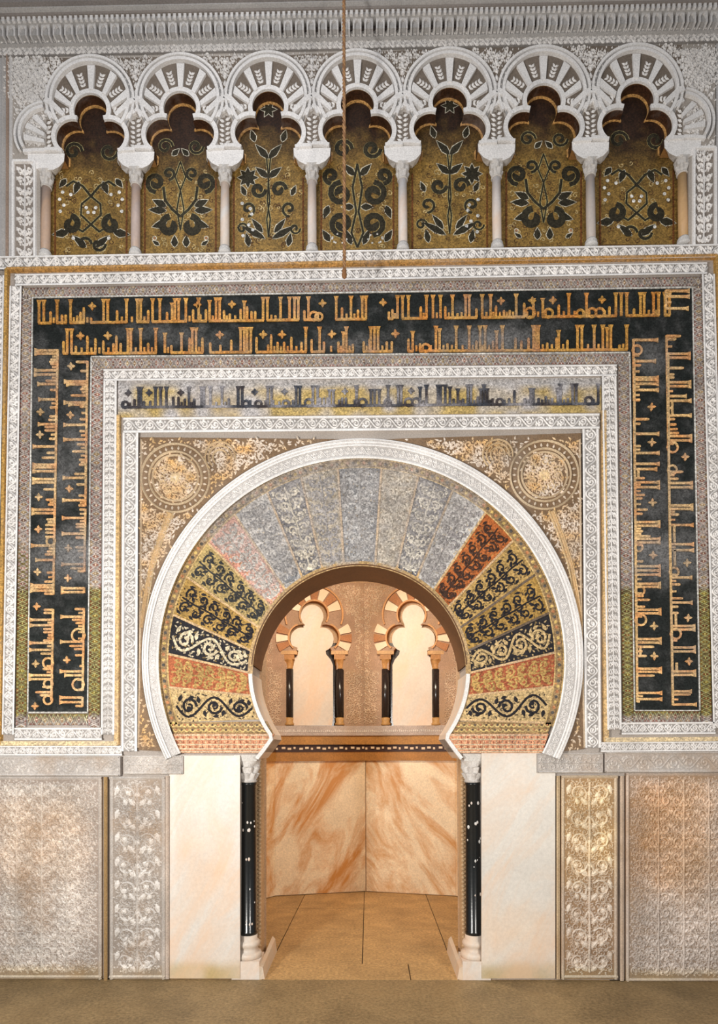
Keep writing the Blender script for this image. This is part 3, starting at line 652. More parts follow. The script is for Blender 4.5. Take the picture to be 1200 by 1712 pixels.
for sd in (0, 1):
    X = (lambda u: u) if sd == 0 else (lambda u: 1205-u)
    m = MB(S0); m.prism([(X(u), v) for u, v in ((283, 1208), (446, 1206), (457, 1227), (290, 1227))], .03, 0, (.34, .22, .10))
    b = m.build('scale_band', M_MO, arch); m = MB(S0)
    for r_i, vv in enumerate((1214, 1222)):
        for k in range(17): 
            u = 290+r_i*4+k*9.3; p = arc_pts((X(u), vv-3), 4.2, 180, 360, 8); m.ribbon(p, 1.1, .031, .004, (.70, .52, .22)); m.disc((X(u), vv-2), 1.6, .031, .004, (.08, .06, .05) if k % 2 else (.5, .2, .1), 6)
    m.build('scale_pattern', M_GD, b)
    m = MB(S0); m.prism([(X(u), v) for u, v in ((288, 1227), (458, 1227), (452, 1240), (438, 1259), (299, 1259))], .045, 0, (.62, .30, .17)); b = m.build('springer', M_MO, arch)
    m = MB(S0)
    for k, vv in enumerate((1229, 1236, 1245, 1252, 1257)):
        r = 455-[0, 3, 8, 13, 17][k]; m.ribbon([(X(291+k*1.5), vv), (X(370), vv), (X(r), vv)], 1.1, .046, .006, (.80, .66, .46))
    for k, vv in enumerate((1233, 1241, 1249)):
        for j in range(28): m.leaf((X(296+j*5.3), vv+2), -PI/2, 5, 2.6, .046, .005, (.74, .50, .30) if j % 2 else (.40, .12, .06))
    m.build('stripe_pattern', M_GD, b)
# soffit of the arch
m = MB(); pts = fac(0)(arc_pts(IC, IR, 176, 4, 60)); n = len(pts); bk = pts+np.array((0, .55, 0)); k = np.arange(n-1)
pin = pts*1.0; cW = fac(0)([IC])[0]
def ring_solid(m, P, dy0, dy1, th, col):
    n = len(P); o = P-cW; o /= np.linalg.norm(o, axis=1)[:, None]
    A = P+np.array((0, dy0, 0)); B = P+np.array((0, dy1, 0)); C_ = B+o*th; D = A+o*th; k = np.arange(n-1)
    m._add(np.r_[A, B, C_, D], col, None, Q=np.concatenate([np.c_[k+a*n, k+1+a*n, k+1+b_*n, k+b_*n] for a, b_ in ((0, 1), (1, 2), (2, 3), (3, 0))]))
ring_solid(m, pts, -.036, .56, .012, (.13, .055, .018)); so = m.build('soffit', M_BR, arch)
for sd in (0, 1):
    a_ = arc_pts(IC, IR, 181, 215.5, 16); a_ = np.r_[a_, np.array(flareL[::-1])]
    if sd: a_ = np.c_[2*IC[0]-a_[:, 0], a_[:, 1]]
    P = fac(0)(a_); m = MB(); ring_solid(m, P, -.045, .56, .008, (.62, .56, .50)); m.build('white_reveal', M_MA, arch)
    m = MB(S0); m.slab(a_+np.array([[-2.5 if not sd else 2.5, 0]]), 3.0, .0, .052, (.80, .78, .76)); m.build('white_trim', M_ST, arch)
# archivolt
m = MB(S0); F_, L_ = arcF(OC, OR, math.radians(180-27.2), math.radians(360+27.2))
def FR(t, off):   # from inner circle (off 0) to outer circle (off 1)
    a = math.radians(180-27)+t*math.radians(234); a0 = a; off = np.asarray(off, float).reshape(-1, 1); p0 = np.c_[OC[0]+(OR-1)*np.cos(a), OC[1]+(OR-1)*np.sin(a)]; p1 = np.c_[RC[0]+RR*np.cos(a), RC[1]+RR*np.sin(a)]
    return p0*(1-off)+p1*off
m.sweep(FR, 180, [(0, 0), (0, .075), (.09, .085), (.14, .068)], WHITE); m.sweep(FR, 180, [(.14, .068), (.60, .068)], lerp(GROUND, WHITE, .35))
m.sweep(FR, 180, [(.60, .068), (.63, .085), (.70, .088), (.74, .07), (.78, .088), (.86, .09), (.90, .072), (.94, .09), (1.0, .085), (1.02, 0)], WHITE)
t = thing('archivolt', 'broad white carved stucco band framing the outside of the great horseshoe arch', 'moulding', at((604, 733))); m.build('moulding', M_ST, t)
m = MB(S0); rinceau(m, lambda xy: FR(np.clip(xy[:, 0]/1420, 0, 1), .37+xy[:, 1]/29), 1420, 6.0, WHITE, 1.0, .068, .012, rng); m.build('carved_ornament', M_ST, t)

# ================================================================== SPANDRELS
for sd in (0, 1):
    if sd == 0: poly = [(234, 731), (603, 731), (560, 737)]; a_ = (97, 207)
    cA = []
    ang = np.radians(np.linspace(96, 205, 60) if sd == 0 else np.linspace(84, -25, 60)); cA = np.c_[RC[0]+(RR+1)*np.cos(ang), RC[1]-(RR+1)*np.sin(ang)]
    if sd == 0: corner = [(231, 1254), (232, 990), (234, 731)]; cA = cA[cA[:, 0] < 600]
    else: corner = [(977, 1252), (974, 990), (971, 724)]
    ue = 234 if sd == 0 else 971
    p = [tuple(q) for q in cA if (q[0] > 236 if sd == 0 else q[0] < 973)]
    lowv = p[-1]
    low_arc = [tuple(q) for q in cA]
    cl = [(max(q[0], 233.5) if sd == 0 else min(q[0], 975.5), q[1]) for q in low_arc]
    poly = cl+[(max(cl[-1][0], 262) if sd == 0 else min(cl[-1][0], 948), 1256)]+corner
    side = 'left' if sd == 0 else 'right'
    t = thing('spandrel', f'gilded carved stucco spandrel with a round medallion {side} of the great arch', 'spandrel', at((ue, 731)))
    m = MB(S0); m.prism(poly, .03, 0, (.21, .13, .07)); m.build('ground', M_GS, t)  # dark brown ground carries the shading between the carved leaves in its colour
    mc = (293, 799) if sd == 0 else (910, 794)
    ppoly = [tuple(q) for q in poly]
    stem = [(285, 858), (268, 900), (252, 950), (243, 1000), (237, 1050)]
    if sd: stem = [(1207-u, v-3) for u, v in stem]
    stem = np.array(stem, float)
    def ins(uv):
        ok = inpoly(uv, ppoly) & (np.hypot(uv[:, 0]-RC[0], uv[:, 1]-RC[1]) > RR+5)
        ok &= (uv[:, 0] > 236) & (uv[:, 0] < 971) & (uv[:, 1] > 735)
        return ok & ((np.abs(np.hypot(uv[:, 0]-mc[0], uv[:, 1]-mc[1])-50) > 11))
    colr = lambda uv: lerp((.84, .74, .64), (.80, .55, .27), np.clip((smooth_noise(uv, 16, 4)-.3)*1.9, 0, 1)[:, None])
    m = MB(S0); fill(m, (236, 735, 604, 1252) if sd == 0 else (604, 728, 974, 1252), ins, 12.5, colr, 1.6, .03, .018, rng); strew(m, (232, 722, 976, 1254) , (lambda uv: ins(uv) & ((uv[:, 0] < 603) if sd == 0 else (uv[:, 0] > 603))), 6.5, 7, colr, .03, .013, rng); m.build('foliage', M_GS, t)
    m = MB(S0)
    for r in (57, 44, 38): m.ribbon(arc_pts(mc, r, 0, 360, 60), 1.7, .03, .025, (.72, .58, .40))
    for k in range(30):
        a = k*2*PI/30; m.leaf((mc[0]+47*math.cos(a), mc[1]+47*math.sin(a)), a, 7, 4, .03, .02, (.80, .70, .58))
    for k in range(12):
        a = k*2*PI/12; m.ribbon(spiral((mc[0]+22*math.cos(a), mc[1]+22*math.sin(a)), 7.5, a, 1.1, 1 if k % 2 else -1, 11), 1.3, .03, .018, (.76, .60, .38)); m.leaf(mc, a, 13, 5, .03, .02, (.78, .62, .38))
    m.build('medallion', M_GS, t)
    m = MB(S0)
    n_ = 40; tt = np.linspace(0, 1, n_); cv = np.c_[np.interp(tt*4, range(5), stem[:, 0]), np.interp(tt*4, range(5), stem[:, 1])]
    m.ribbon(cv, np.linspace(7, 1.5, n_), .03, .018, (.60, .40, .20))
    s_ = 1 if sd == 0 else -1
    m.ribbon(cv+np.array([[5*s_, 0]]), 1.2, .034, .02, (.78, .60, .36)); m.ribbon(cv-np.array([[3*s_, 0]]), 1.2, .034, .02, (.78, .60, .36))
    m2 = (368, 764) if sd == 0 else (832, 760)
    for r in (25, 19, 12): m.ribbon(arc_pts(m2, r, -10, 230, 30), 1.4, .045, .02, (.74, .56, .34))
    m.ribbon([(ue+(2 if sd == 0 else -2), 735), (ue+(1 if sd == 0 else 0), 1000), (231 if sd == 0 else 977, 1250)], 1.6, .03, .02, (.70, .56, .40))
    m.build('gilded_stem', M_GS, t)

# ================================================================== STUCCO FRAMES AND GOLD FILLETS
def frame(lab, bands, cat='frame'):
    t = thing('stucco_frame', lab, cat, at(bands[0][0][0])); m = MB(S0); mo = MB(S0)
    for pts, hw, st in bands: frame_band(m, mo, pts, hw, rng, st)
    m.build('fillet', M_ST, t); mo.build('carved_ornament', M_ST, t); return t
frame('outer white carved stucco frame round the large two-line inscription', [
 ([(25, 468), (1182, 448)], 9.5, 'rin'), ([(26, 478), (13, 1228)], 10, 'rin'), ([(1184, 458), (1203, 1218)], 11, 'rin')])
frame('inner white carved stucco frame between the two inscriptions', [
 ([(173, 627), (1031, 619)], 9.5, 'rin'), ([(184, 636), (180, 1228)], 11, 'can'), ([(1018, 628), (1027, 1220)], 12, 'can')])
frame('white carved strip under the foot of the large inscription on the left', [([(24, 1227), (170, 1227)], 10, 'rin')])
frame('white carved strip under the foot of the large inscription on the right', [([(1039, 1218), (1196, 1217)], 10, 'rin')])
frame('white carved stucco frame directly round the arch spandrels', [
 ([(206, 711), (1002, 704)], 12.5, 'rin'), ([(218, 723), (216, 1256)], 13, 'rin'), ([(987, 717), (991, 1250)], 13.5, 'rin')])
frame('low white carved band above the left dado frieze', [([(-60, 1255), (204, 1255)], 8, 'rin')])
frame('low white carved band above the right dado frieze', [([(1004, 1249), (1270, 1247)], 8, 'rin')])
frame('white carved band under the arcade of columns', [([(-40, 440), (1240, 418)], 11, 'rin')])
frame('grey carved upright strip at the left edge of the wall', [([(-2, 460), (-16, 1248)], 9, 'rin')])
t = thing('gold_fillet', 'thin gold line round the outside of the large inscription', 'moulding', at((15, 455)))
m = MB(S0)
m.slab(np.linspace((15, 455), (1194, 433), 30), 2.0, 0, .05, (.50, .27, .08)); m.slab(np.linspace((15, 455), (3, 1245), 30), 2.4, 0, .05, (.52, .30, .08)); m.slab(np.linspace((1194, 433), (1216, 1236), 30), 2.2, 0, .05, (.52, .30, .08)); m.build('strip', M_GD, t)
for sd in (0, 1):
    t = thing('gold_fillet', ('thin gold line turning the lower corner left of the arch, under the inscription foot', 'thin gold line turning the lower corner right of the arch, under the inscription foot')[sd], 'moulding', at((199 if sd == 0 else 1007, 697)))
    m = MB(S0)
    if sd == 0: m.slab(np.linspace((199, 697), (197, 1246), 20), 3.6, 0, .042, (.66, .44, .20)); m.slab(np.linspace((-60, 1243), (198, 1243), 20), 3.6, 0, .043, (.74, .58, .34))
    else: m.slab(np.linspace((1007, 690), (1011, 1240), 20), 3.8, 0, .042, (.66, .44, .20)); m.slab(np.linspace((1009, 1237), (1270, 1235), 20), 3.6, 0, .043, (.74, .58, .34))
    m.build('strip', M_GD, t)

# ================================================================== INSCRIPTIONS
def tok(s): 
    out = []
    for w_ in s.split():
        k = w_[0] if w_[0] in '*oL' else 'I'; w_ = w_.lstrip('*oL'); f = w_.split(','); out.append((k, float(f[0]), float(f[1]) if len(f) > 1 else 1.0, float(f[2]) if len(f) > 2 else 1.0))
    return out
def kufic(mb, G, toks, H, sw, col, a, b, rg, h=.012, th=.008, cov=.85, gaps=True):
    """upright letters on a joined baseline; G(s,t): s pixels along, t pixels up from the baseline"""
    def C(uv): return lerp(np.asarray(col), np.asarray(col)*np.array((.95, .62, .45)), np.clip(smooth_noise(uv, 13, 31)*1.6-.5, 0, .8)[:, None])*(.8+.5*smooth_noise(uv, 8, 2))[:, None]
    pts = sorted([t_ for t_ in toks if t_[0] != '*'], key=lambda q: q[1])
    for i, (k, s, f, wd) in enumerate(pts):
        Hh = H*f*.97
        if k == 'I':
            t_ = np.array([0, Hh*.5, Hh*.85, Hh]); w_ = np.array([sw*.5, sw*.46, sw*.5, sw*.95 if f > .75 else sw*.3])*wd
            mb.slab(G(np.c_[np.full(4, s), t_]), w_, h, th, C)
        elif k == 'o':
            a_ = np.linspace(0, 2*PI, 13); r = max(3.0, H*f*.30); mb.slab(G(np.c_[s+r*np.cos(a_), r*.8+r*np.sin(a_)]), sw*.42, h, th, C)
        elif k == 'L':   # hooked letter: parallel bar then a tall stroke (f = run in px)
            t0 = sw*1.6; mb.slab(G(np.array([[s, H], [s, H*.6], [s, t0], [s+abs(f)*.5, t0], [s+abs(f), t0]])[0 if f > 0 else 0:]), sw*.42, h, th, C)
        if i+1 < len(pts):
            g_ = pts[i+1][1]-s
            if g_ < 26 and (g_ < 6 or rg.random() < cov): mb.slab(G(np.array([[s-sw*.3, 0], [s+g_/2, .3*rg.uniform(-1, 1)], [s+g_+sw*.3, 0]])), sw*.46, h, th, C)
            if 8 < g_ < 26 and rg.random() < .5: mb.slab(G(np.array([[s+g_*.5, 0], [s+g_*.5, H*.12], [s+g_*.5, H*.22]])), sw*.4, h, th, C)
    for (k, s, f, wd) in toks:
        if k != '*': continue
        c = np.array([s, H*f if f != 1 else H*.68]); r = H*.17
        for q in range(4):
            a_ = q*PI/2+.1*rg.uniform(-1, 1); d = np.array([math.cos(a_), math.sin(a_)]); mb.slab(G(np.array([c, c+d*r*.6, c+d*r])), [sw*.42, sw*.5, .2], h, th, C)
def conv(parts):
    out = []
    for off, k, s in parts:
        for (a, b, c, d) in tok(s): out.append((a, off+b*k, c, d))
    return out
K = 290/1200
row1 = conv([(50, K, '65 98 145,.5 190 225,.35 250,.35 283 330,.3 352,.45 375,.65 *432 425,.2 512 540 605,.5 670 745 768 820,.5 850 900 950,.4 985,.8 1005 1030 1080 1130,.5 *1160 1180,.3'),
 (330, K, '10 60,.5 85,.9 130 155 185,.45 *240 225,.3 300,.5 325,.85 345,.6 375,.4 400,.4 455 485 540,.2 575 637 672 698 740,.4 768 o805,.6 o840,.5 *865 960 1000,.5 1062 1110,.4 1140 1165'),
 (610, K, '5 *125 165,.3 190,.4 225 260 300 385,.5 425 470 522 555,.5 605 640,.2 695 720 770,.4 810 868 905,.5 *940 960,.3 1000,.3 1045 1100,.6 o1140,.7 *1155'),
 (890, K, '5,.8 70,.8 o110,.6 *140 180,.5 250 o330,.5 372 o410,.6 *480 o465,.6 530,.4 575 612 650 700,.3 745 770 835 870 915 945')])
row2 = conv([(50, K, '235,.5 260 290 *350 320,.3 400,.7 455,.6 510,.5 *540 580,.4 600,.7 630,.4 680 700 768 820,.4 872 935,.8 980,.3 1050,.8 1105,.6 1125 1150 1195,.6'),
 (330, K, '35,.5 90,.4 *155 160,.3 235,.5 300 325 345 370 410,.6 *455 490,.3 510,.7 555,.4 *585 600,.4 650,.6 720,.4 750 790,.5 845 875,.4 *930 975,.4 1010,.8 1030 1075,.3 1150,.4 1190,.5'),
 (610, K, '40 65 90 150,.4 185,.4 *210 300,.5 330,.8 380,.3 o420,.5 490 515,.9 570,.3 630 720 770,.4 795 830 885,.4 910,.8 950 1040,.5 1080,.4 1130,.5 1165 1190'),
 (890, K, '20 40 100,.3 165,.5 180,.8 240,.4 310 340 425 485 515,.9 540 600,.2 650')])
k1, k2 = .1168, .1285
cA = conv([(580, k1, '55 100 190,.3 220,.35 250,.3 340 400 490,.5 535,.85 620,.3 755,.8 870,.3 *935 1000,.3 1050,.35 1110,.8 1150,.5 1200,.5 *1260 1320,.3 1430 1520,.4 1590,.6 1690'),
 (780, k1, '15 70 185 230 330,.5 *440 480,.4 550,.3 620 670 760,.35 800,.3 840,.4 *900 900,.4 950,.4 1010,.4 o1070,.6 1135 1220,.3 1260,.4 1340,.8 1520,.3 *1510 1650,.4 1700'),
 (980, k2, '20 60 100,.4 *265 310,.4 350,.4 440 510 560,.4 600,.4 640,.2 710,.4 740 830 880,.5 *1010 o1000,.7 1080,.4 1160 1210 o1270,.6 1310,.4 1380,.7 1420,.5 o1480,.6 *1560')])
cB = conv([(580, k1, '220,.5 *280 350,.3 500 540,.9 610,.3 700,.7 800 830,.8 860,.3 *980 1040,.3 1120 1210,.3 1330 1400,.4 1500,.6 1620,.3 1690,.3'),
 (780, k1, '110,.5 165 260,.4 *320 420,.3 485 560,.3 620,.25 740 830,.4 870,.4 965 1020,.4 *1170 1160,.4 1210,.3 1400 1460,.6 1500,.3 *1600'),
 (980, k2, '30 80 300,.4 400 440,.5 480,.35 560,.2 o640,.9 725 780,.6 820,.4 900,.35 *960 1040,.15 1110 1160,.8 o1280,.8 1350,.2 1450 1510 1560,.3')])
cC = conv([(560, k2, '70 o200,.6 345,.9 400,.3 560 590 640 720 850,.25 *940 1100,.6 1160,.25 1290 *1400 1450,.25 1540 1680'),
 (780, k1, '40,.9 170,.4 230 300 410,.4 460,.3 *520 620,.5 680,.3 800 850 930,.3 1000,.6 1040 1090 o1160,.5 *1270 1360,.3 1430 1490 1550 1680'),
 (980, k2, '10 o60,.6 130,.3 180,.55 270,.35 310 355 o440,.7 *520 690 735 790,.7 910,.4 *910 1075 1115 1165,.7 1390 1470,1 1500,.1')])
cD = conv([(480, k1, '60 140 310,.95'), (560, k2, '20,.6 60,.4 250 300 435,.7 520,.3 560,.3 620 670 800,.8 860 1050 1100,.3 1170,.35 1230,.4 1280,.45 1320 1375 o1465,.7 *1590'),
 (780, k1, 'o50,.6 80,.6 180,.4 240 300 560 610 690,.4 840 1115 1200 *1380 o1510,.6 1590,.9 1690,.4'),
 (980, k2, '160,.5 215,.9 270,.3 350,.3 *415 520 565 o620,.7 800 850 *980 1110 1155 1370,.8 1410,.75 1540')])
ins_t = thing('kufic_inscription', 'large dark mosaic panel with two gold lines of angular script on three sides', 'inscription', at((606, 600)))
def top_v(u, v0, v1): return v0+(v1-v0)*(u-55)/1102
# dark ground as three strips
m = MB(S0, mod=wear); DK = (.014, .017, .016)
Ftop = lambda s, q: np.c_[(55+1102*s), (498-17*s)*(1-q)+(598-10*s)*q]
m.grid(Ftop, 240, 24, .01, DK, .01)
m.grid(lambda s, q: np.c_[(55-8*q)*(1-s)+(152-5*q)*s, 598+q*594], 24, 130, .0102, DK, .0102)
m.grid(lambda s, q: np.c_[(1053+7*q)*(1-s)+(1158+11*q)*s, 589+q*598], 24, 130, .0102, DK, .0102); m.build('mosaic_ground', M_MO, ins_t)
GL = (.56, .30, .065)
m = MB(S0, mod=wear); vb1 = lambda s: 541-14*(s-55)/1100; vb2 = lambda s: 592-7*(s-55)/1000
kufic(m, lambda p: np.c_[p[:, 0], vb1(p[:, 0])-p[:, 1]], row1, 40, 4.4, GL, 60, 1120, rng); m.build('outer_line_of_script', M_GD, ins_t)
m = MB(S0, mod=wear); kufic(m, lambda p: np.c_[p[:, 0], vb2(p[:, 0])-p[:, 1]], row2, 43, 4.4, GL, 100, 1050, rng); m.build('inner_line_of_script', M_GD, ins_t)
GL2 = (.68, .44, .19)
def goldcol(base): return base
for nm, tk, bl, Hh in (('script_column', cA, lambda v: 97-11*(v-580)/620, -40), ('script_column', cB, lambda v: 147-9*(v-580)/620, -40), ('script_column', cC, lambda v: 1058+7*(v-560)/640, 43), ('script_column', cD, lambda v: 1113.5+11*(v-560)/640, 41)):
    m = MB(S0, mod=wear); sg = 1 if Hh > 0 else -1
    kufic(m, lambda p, bl=bl, sg=sg: np.c_[bl(p[:, 0])+sg*p[:, 1], p[:, 0]], tk, abs(Hh), 4.1, GL2, 580, 1180, rng, cov=.97)
    # hooked letters of the right-hand columns
    if tk is cD:
        for (va, vb_) in ((672, 694), (878, 907), (920, 946), (1025, 1047), (1108, 1125)): m.slab([(bl(va)+7.5, va), (bl(va)+7.5, (va+vb_)/2), (bl(vb_)+7.5, vb_)], 2.0, .012, .008, GL2)
        m.slab([(bl(700), 590), (bl(800), 800), (bl(1000), 1000), (bl(1178), 1178)], 1.9, .012, .0085, GL2)
    if tk is cC:
        for (va, vb_) in ((785, 800), (1082, 1096)): m.slab([(bl(va)+6, va), (bl(va)+6, (va+vb_)/2), (bl(vb_)+6, vb_)], 2.0, .012, .008, GL2)
        m.slab([(bl(700), 600), (bl(800), 800), (bl(1000), 1000), (bl(1172), 1172)], 1.9, .012, .0085, GL2)
    m.build(nm, M_GD, ins_t)
m = MB(S0)
def dgcol(c): return c
strips = [((38, 489), (1178, 470), 8), ((44, 498), (35, 1215), 9.5), ((1167, 480), (1181, 1208), 9.5), ((153, 608), (1052, 600), 8.5), ((163, 617), (157, 1215), 10), ((1042, 610), (1050, 1208), 9.5), ((47, 1203), (146, 1203), 10), ((1060, 1198), (1170, 1198), 9.5)]
OLIVE = lambda uv: np.where((((uv[:, 1] > 985)) | ((uv[:, 0] < 60) & (uv[:, 1] > 905+(uv[:, 0]-25)*1.0)))[:, None] & ((uv[:, 1] < 1196)[:, None]), np.array((.17, .13, .05)), np.array((.33, .28, .255)))*(.8+.4*smooth_noise(uv, 8, 6))[:, None]
for a, b, hw in strips:
    F, L = straight(a, b); m.sweep(lambda t_, off: F(np.c_[t_*L, np.full(len(t_), off)]), max(3, int(L/8)), [(-hw, 0), (-hw, .013), (hw, .013), (hw, 0)], OLIVE)
bd = m.build('diaper_border', M_MO, ins_t)
m = MB(S0, mod=lambda uv, c: np.where(((uv[:, 1] > 985) & (uv[:, 1] < 1196))[:, None], c*np.array((.9, 1.0, .5))*.8, lerp(c, (.40, .35, .33), .05+.3*smooth_noise(uv, 18, 9)[:, None])))
for a, b, hw in strips: diaper(m, a, b, hw*.9, rng)
m.build('diamond_pattern', M_MO, bd)
m = MB(S0)
for a, b in (((55, 498), (1157, 481)), ((55, 498), (47, 1190)), ((1157, 481), (1169, 1188)), ((153, 597), (1052, 590)), ((153, 597), (147, 1191)), ((1052, 590), (1060, 1187)), ((47, 1191), (147, 1191)), ((1060, 1188), (1169, 1188))): m.slab(np.linspace(a, b, 12), 1.0, .01, .009, (.62, .60, .56))
m.build('white_tessera_line', M_MO, bd)

# inner inscription
t2 = thing('kufic_inscription', 'single-line band of dark angular script on faded gold between two white frames', 'inscription', at((600, 690)))
GM = lambda uv: lerp(lerp((.50, .36, .13), (.50, .47, .46), np.clip((smooth_noise(uv, 26, 11)-.35)*2.2, 0, 1)[:, None]), (.47, .46, .47), np.clip((655-uv[:, 1]-4*smooth_noise(uv, 15, 3))/12, 0, .9)[:, None])
m = MB(S0); m.grid(lambda s, q: np.c_[197+808*s, (636-4*s)*(1-q)+(697-8*s)*q], 160, 14, .01, GM, .01); m.build('mosaic_ground', M_GD, t2)
kb = .175
rowI = conv([(190, kb, '*140 90,.3 o110,.5 200,.4 240 262 290,.3 *340 350,.3 400 450 505 570,.5 620,.5 *640 680,.4 720 770,.4 840 862 925 1035 1100,.4 1190'),
 (390, kb, '45 85 o120,.5 160,.3 *205 o240,.5 310,.3 330 365 380,.3 *490 o500,.5 570,.3 600 635 o720,.6 760 805 830,.4 865,.4 900,.4 920,.8 955,.8 1010,.3 1040,.4 *1065 1075,.4 1160,.3 1175'),
 (590, kb, '35,.9 o90,.6 170,.8 205,.8 250,.8 o330,.5 335 430 460 o530,.6 *555 o600,.6 640,.9 700 810 835 880 925,.9 960,.3 1000,.8 1050,.3 1095 1125 1190,.4'),
 (800, kb, '20,.8 50 80,.8 130,.3 o200,.5 290,.3 340,.7 440,.3 495,.8 520,.8 570,.3 640,.4 700,.3 755,.8 780 850,.3 895 930 o1050,.6 1140')])
m = MB(S0, mod=lambda uv, c: lerp(c, (.42, .40, .42), np.clip((smooth_noise(uv, 22, 21)-.35)*1.3, 0, .75)[:, None]))
kufic(m, lambda p: np.c_[p[:, 0], 681.5-6*(p[:, 0]-197)/808-p[:, 1]], rowI, 35, 4.4, (.05, .055, .07), 200, 1000, rng, cov=1.0); m.build('line_of_script', M_MO, t2)
# ================================================================== ARCADE OF TREFOIL ARCHES
CU = [77, 227, 376, 521.5, 673, 830, 987, 1141]
YB = .11
DKG, LIM = (.035, .030, .018), (.62, .58, .46)
bayn = ['first', 'second', 'third', 'fourth', 'fifth', 'sixth', 'seventh']
def bay_T(i):
    c = (CU[i]+CU[i+1])/2; s = (CU[i+1]-CU[i])/152; dv = -(c-302)*.021
    return c, s, dv, (lambda xy: np.c_[c+s*np.atleast_2d(xy)[:, 0], np.atleast_2d(xy)[:, 1]+dv])
half = [(-45.5, 264), (-45.5, 251)]+[tuple(p) for p in (np.c_[-31+27*np.cos(np.radians(np.linspace(238, 72, 16))), 227-27*np.sin(np.radians(np.linspace(238, 72, 16)))])]+[tuple(p) for p in arc_pts((0, 183.5), 27.5, 214, 90, 14)]
trefoil = half+[(-x, y) for x, y in half[::-1][1:]]
arch_col = WHITE*.90
archlab = ['leftmost trefoil arch of the upper arcade', 'second trefoil arch from the left in the upper arcade', 'third trefoil arch from the left in the upper arcade', 'central trefoil arch of the upper arcade, behind the hanging rope', 'third trefoil arch from the right in the upper arcade', 'second trefoil arch from the right in the upper arcade', 'rightmost trefoil arch of the upper arcade']
for i in range(7):
    c, s, dv, T = bay_T(i)
    t = thing('trefoil_arch', archlab[i]+', pale carved stucco', 'arch', at((c, 264+dv), 0), 'trefoil arches of the upper arcade')
    m = MB(S0); m.prism(T([(-76, 264)]+trefoil+[(76, 264), (76, 84), (-76, 84)]), .0, -YB+.010, (.45, .41, .37), side=(.30, .15, .05)); bdy = m.build('arch_body', M_ST, t)
    # gilded lining seen from below; its highlight painted as a paler gold back rim
    tf = T(trefoil); P = S0(tf); n = len(P); k = np.arange(n-1); cen_ = S0(T([(0, 215)]))[0]; o = cen_-P; o /= np.linalg.norm(o, axis=1)[:, None]
    m = MB(); A = P+o*.006; B = A+np.array((0, YB*.82, 0)); C_ = P+o*.006+np.array((0, YB-.004, 0))
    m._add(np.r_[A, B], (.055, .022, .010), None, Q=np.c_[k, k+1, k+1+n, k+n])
    B2 = B+o*.018; C2 = B2+np.array((0, .02, 0)); m._add(np.r_[B, B2, C2, B+np.array((0, .02, 0))], (.66, .36, .12), None, Q=np.concatenate([np.c_[k+a*n, k+1+a*n, k+1+(a+1)*n, k+(a+1)*n] for a in range(3)]))
    m.build('gilded_soffit_and_highlight', M_GD, t)
    # rolled white edge of the lobes
    m = MB(S0); q = trefoil; out = []
    for (cx, cy, r, a0, a1) in ((0, 183.5, 31.5, 208, -28), (-31, 227, 31, 236, 74), (31, 227, 31, 106, -56)): m.slab(T(arc_pts((cx, cy), r, a0, a1, 30)), 3.6, 0, .022, arch_col)
    m.build('lobe_moulding', M_ST, t)
    # archivolt rings
    m = MB(S0); 
    for r, wd, hh, cc in ((65.5, 2.4, .035, arch_col), (69.5, 1.6, .012, WHITE*.42), (73.5, 2.0, .030, arch_col)):
        a_ = -38 if r < 70 else -26
        m.slab(T(arc_pts((0, 168), r, 180-a_, a_, 48)), wd, 0, hh, cc)
    m.build('archivolt', M_ST, t)
    m = MB(S0)
    for kk in range(26):
        a = math.radians(195-kk*210/25); m.leaf(T([(69.5*math.cos(a), 168-69.5*math.sin(a))])[0], -a+1.2, 4.5, 3, .012, .012, WHITE*.8)
    m.build('edge_pattern', M_ST, t)
    # radiating wedges, plain and carved by turns
    A = np.linspace(-14, 194, 12)
    for kk in range(11):
        plain = kk % 2 == 1
        a0, a1 = A[kk]+(3.5 if plain else -2.5), A[kk+1]-(3.5 if plain else -2.5)
        ri = 35; p = np.r_[arc_pts((0, 181), ri, a0, a1, 4), arc_pts((0, 168), 62.5, a1*1.0, a0*1.0, 4)]
        m = MB(S0)
        if plain: m.prism(T(p), .030, 0, arch_col)
        else: 
            m.prism(T(p), .006, 0, np.array((.19, .155, .125)))  # dark ground: shadow between the carved leaves put into the colour
        v = m.build('voussoir', M_ST, t)
        if not plain:
            m = MB(S0); am = math.radians((a0+a1)/2)
            for rr in (38, 44, 50, 56):
                for sg in (-1, 1): m.leaf(T([(rr*math.cos(am), 178-rr*math.sin(am))])[0], -am+sg*.75, 7.5, 4.4, .006, .014, WHITE*.9)
            m.build('carved_leaf', M_ST, v)
    # lobes' outer wedge panels beside the imposts
    for sg in (-1, 1):
        m = MB(S0); mg = MB(S0)
        poly = [(sg*75.5, 196), (sg*66, 200), (sg*61.5, 214), (sg*62, 236), (sg*68, 246), (sg*75.5, 247)]
        mg.prism(T(poly), .004, 0, np.array((.19, .155, .125)))  # ground painted dark as the shadow behind the leaves
        for v_ in (204, 212, 220, 228, 236, 243): m.leaf(T([(sg*75, v_)])[0], (0 if sg < 0 else PI)+.5*sg*(1 if v_ % 16 else -1), 9.5, 5.5, .004, .016, WHITE*.9)
        m.slab(T([(sg*76, 168), (sg*66, 173), (sg*52, 186), (sg*44, 194)]), [4.5, 4.5, 4, 3], 0, .034, arch_col)
        m.slab(T([(sg*76, 186), (sg*68, 190), (sg*60, 199)]), [3, 3, 2.4], 0, .024, arch_col)
        m.slab(T([(sg*76, 250), (sg*60, 250), (sg*47, 252)]), 2.6, 0, .030, arch_col)
        mg.build('carved_ground', M_ST, t); m.build('carved_foliage', M_ST, t)
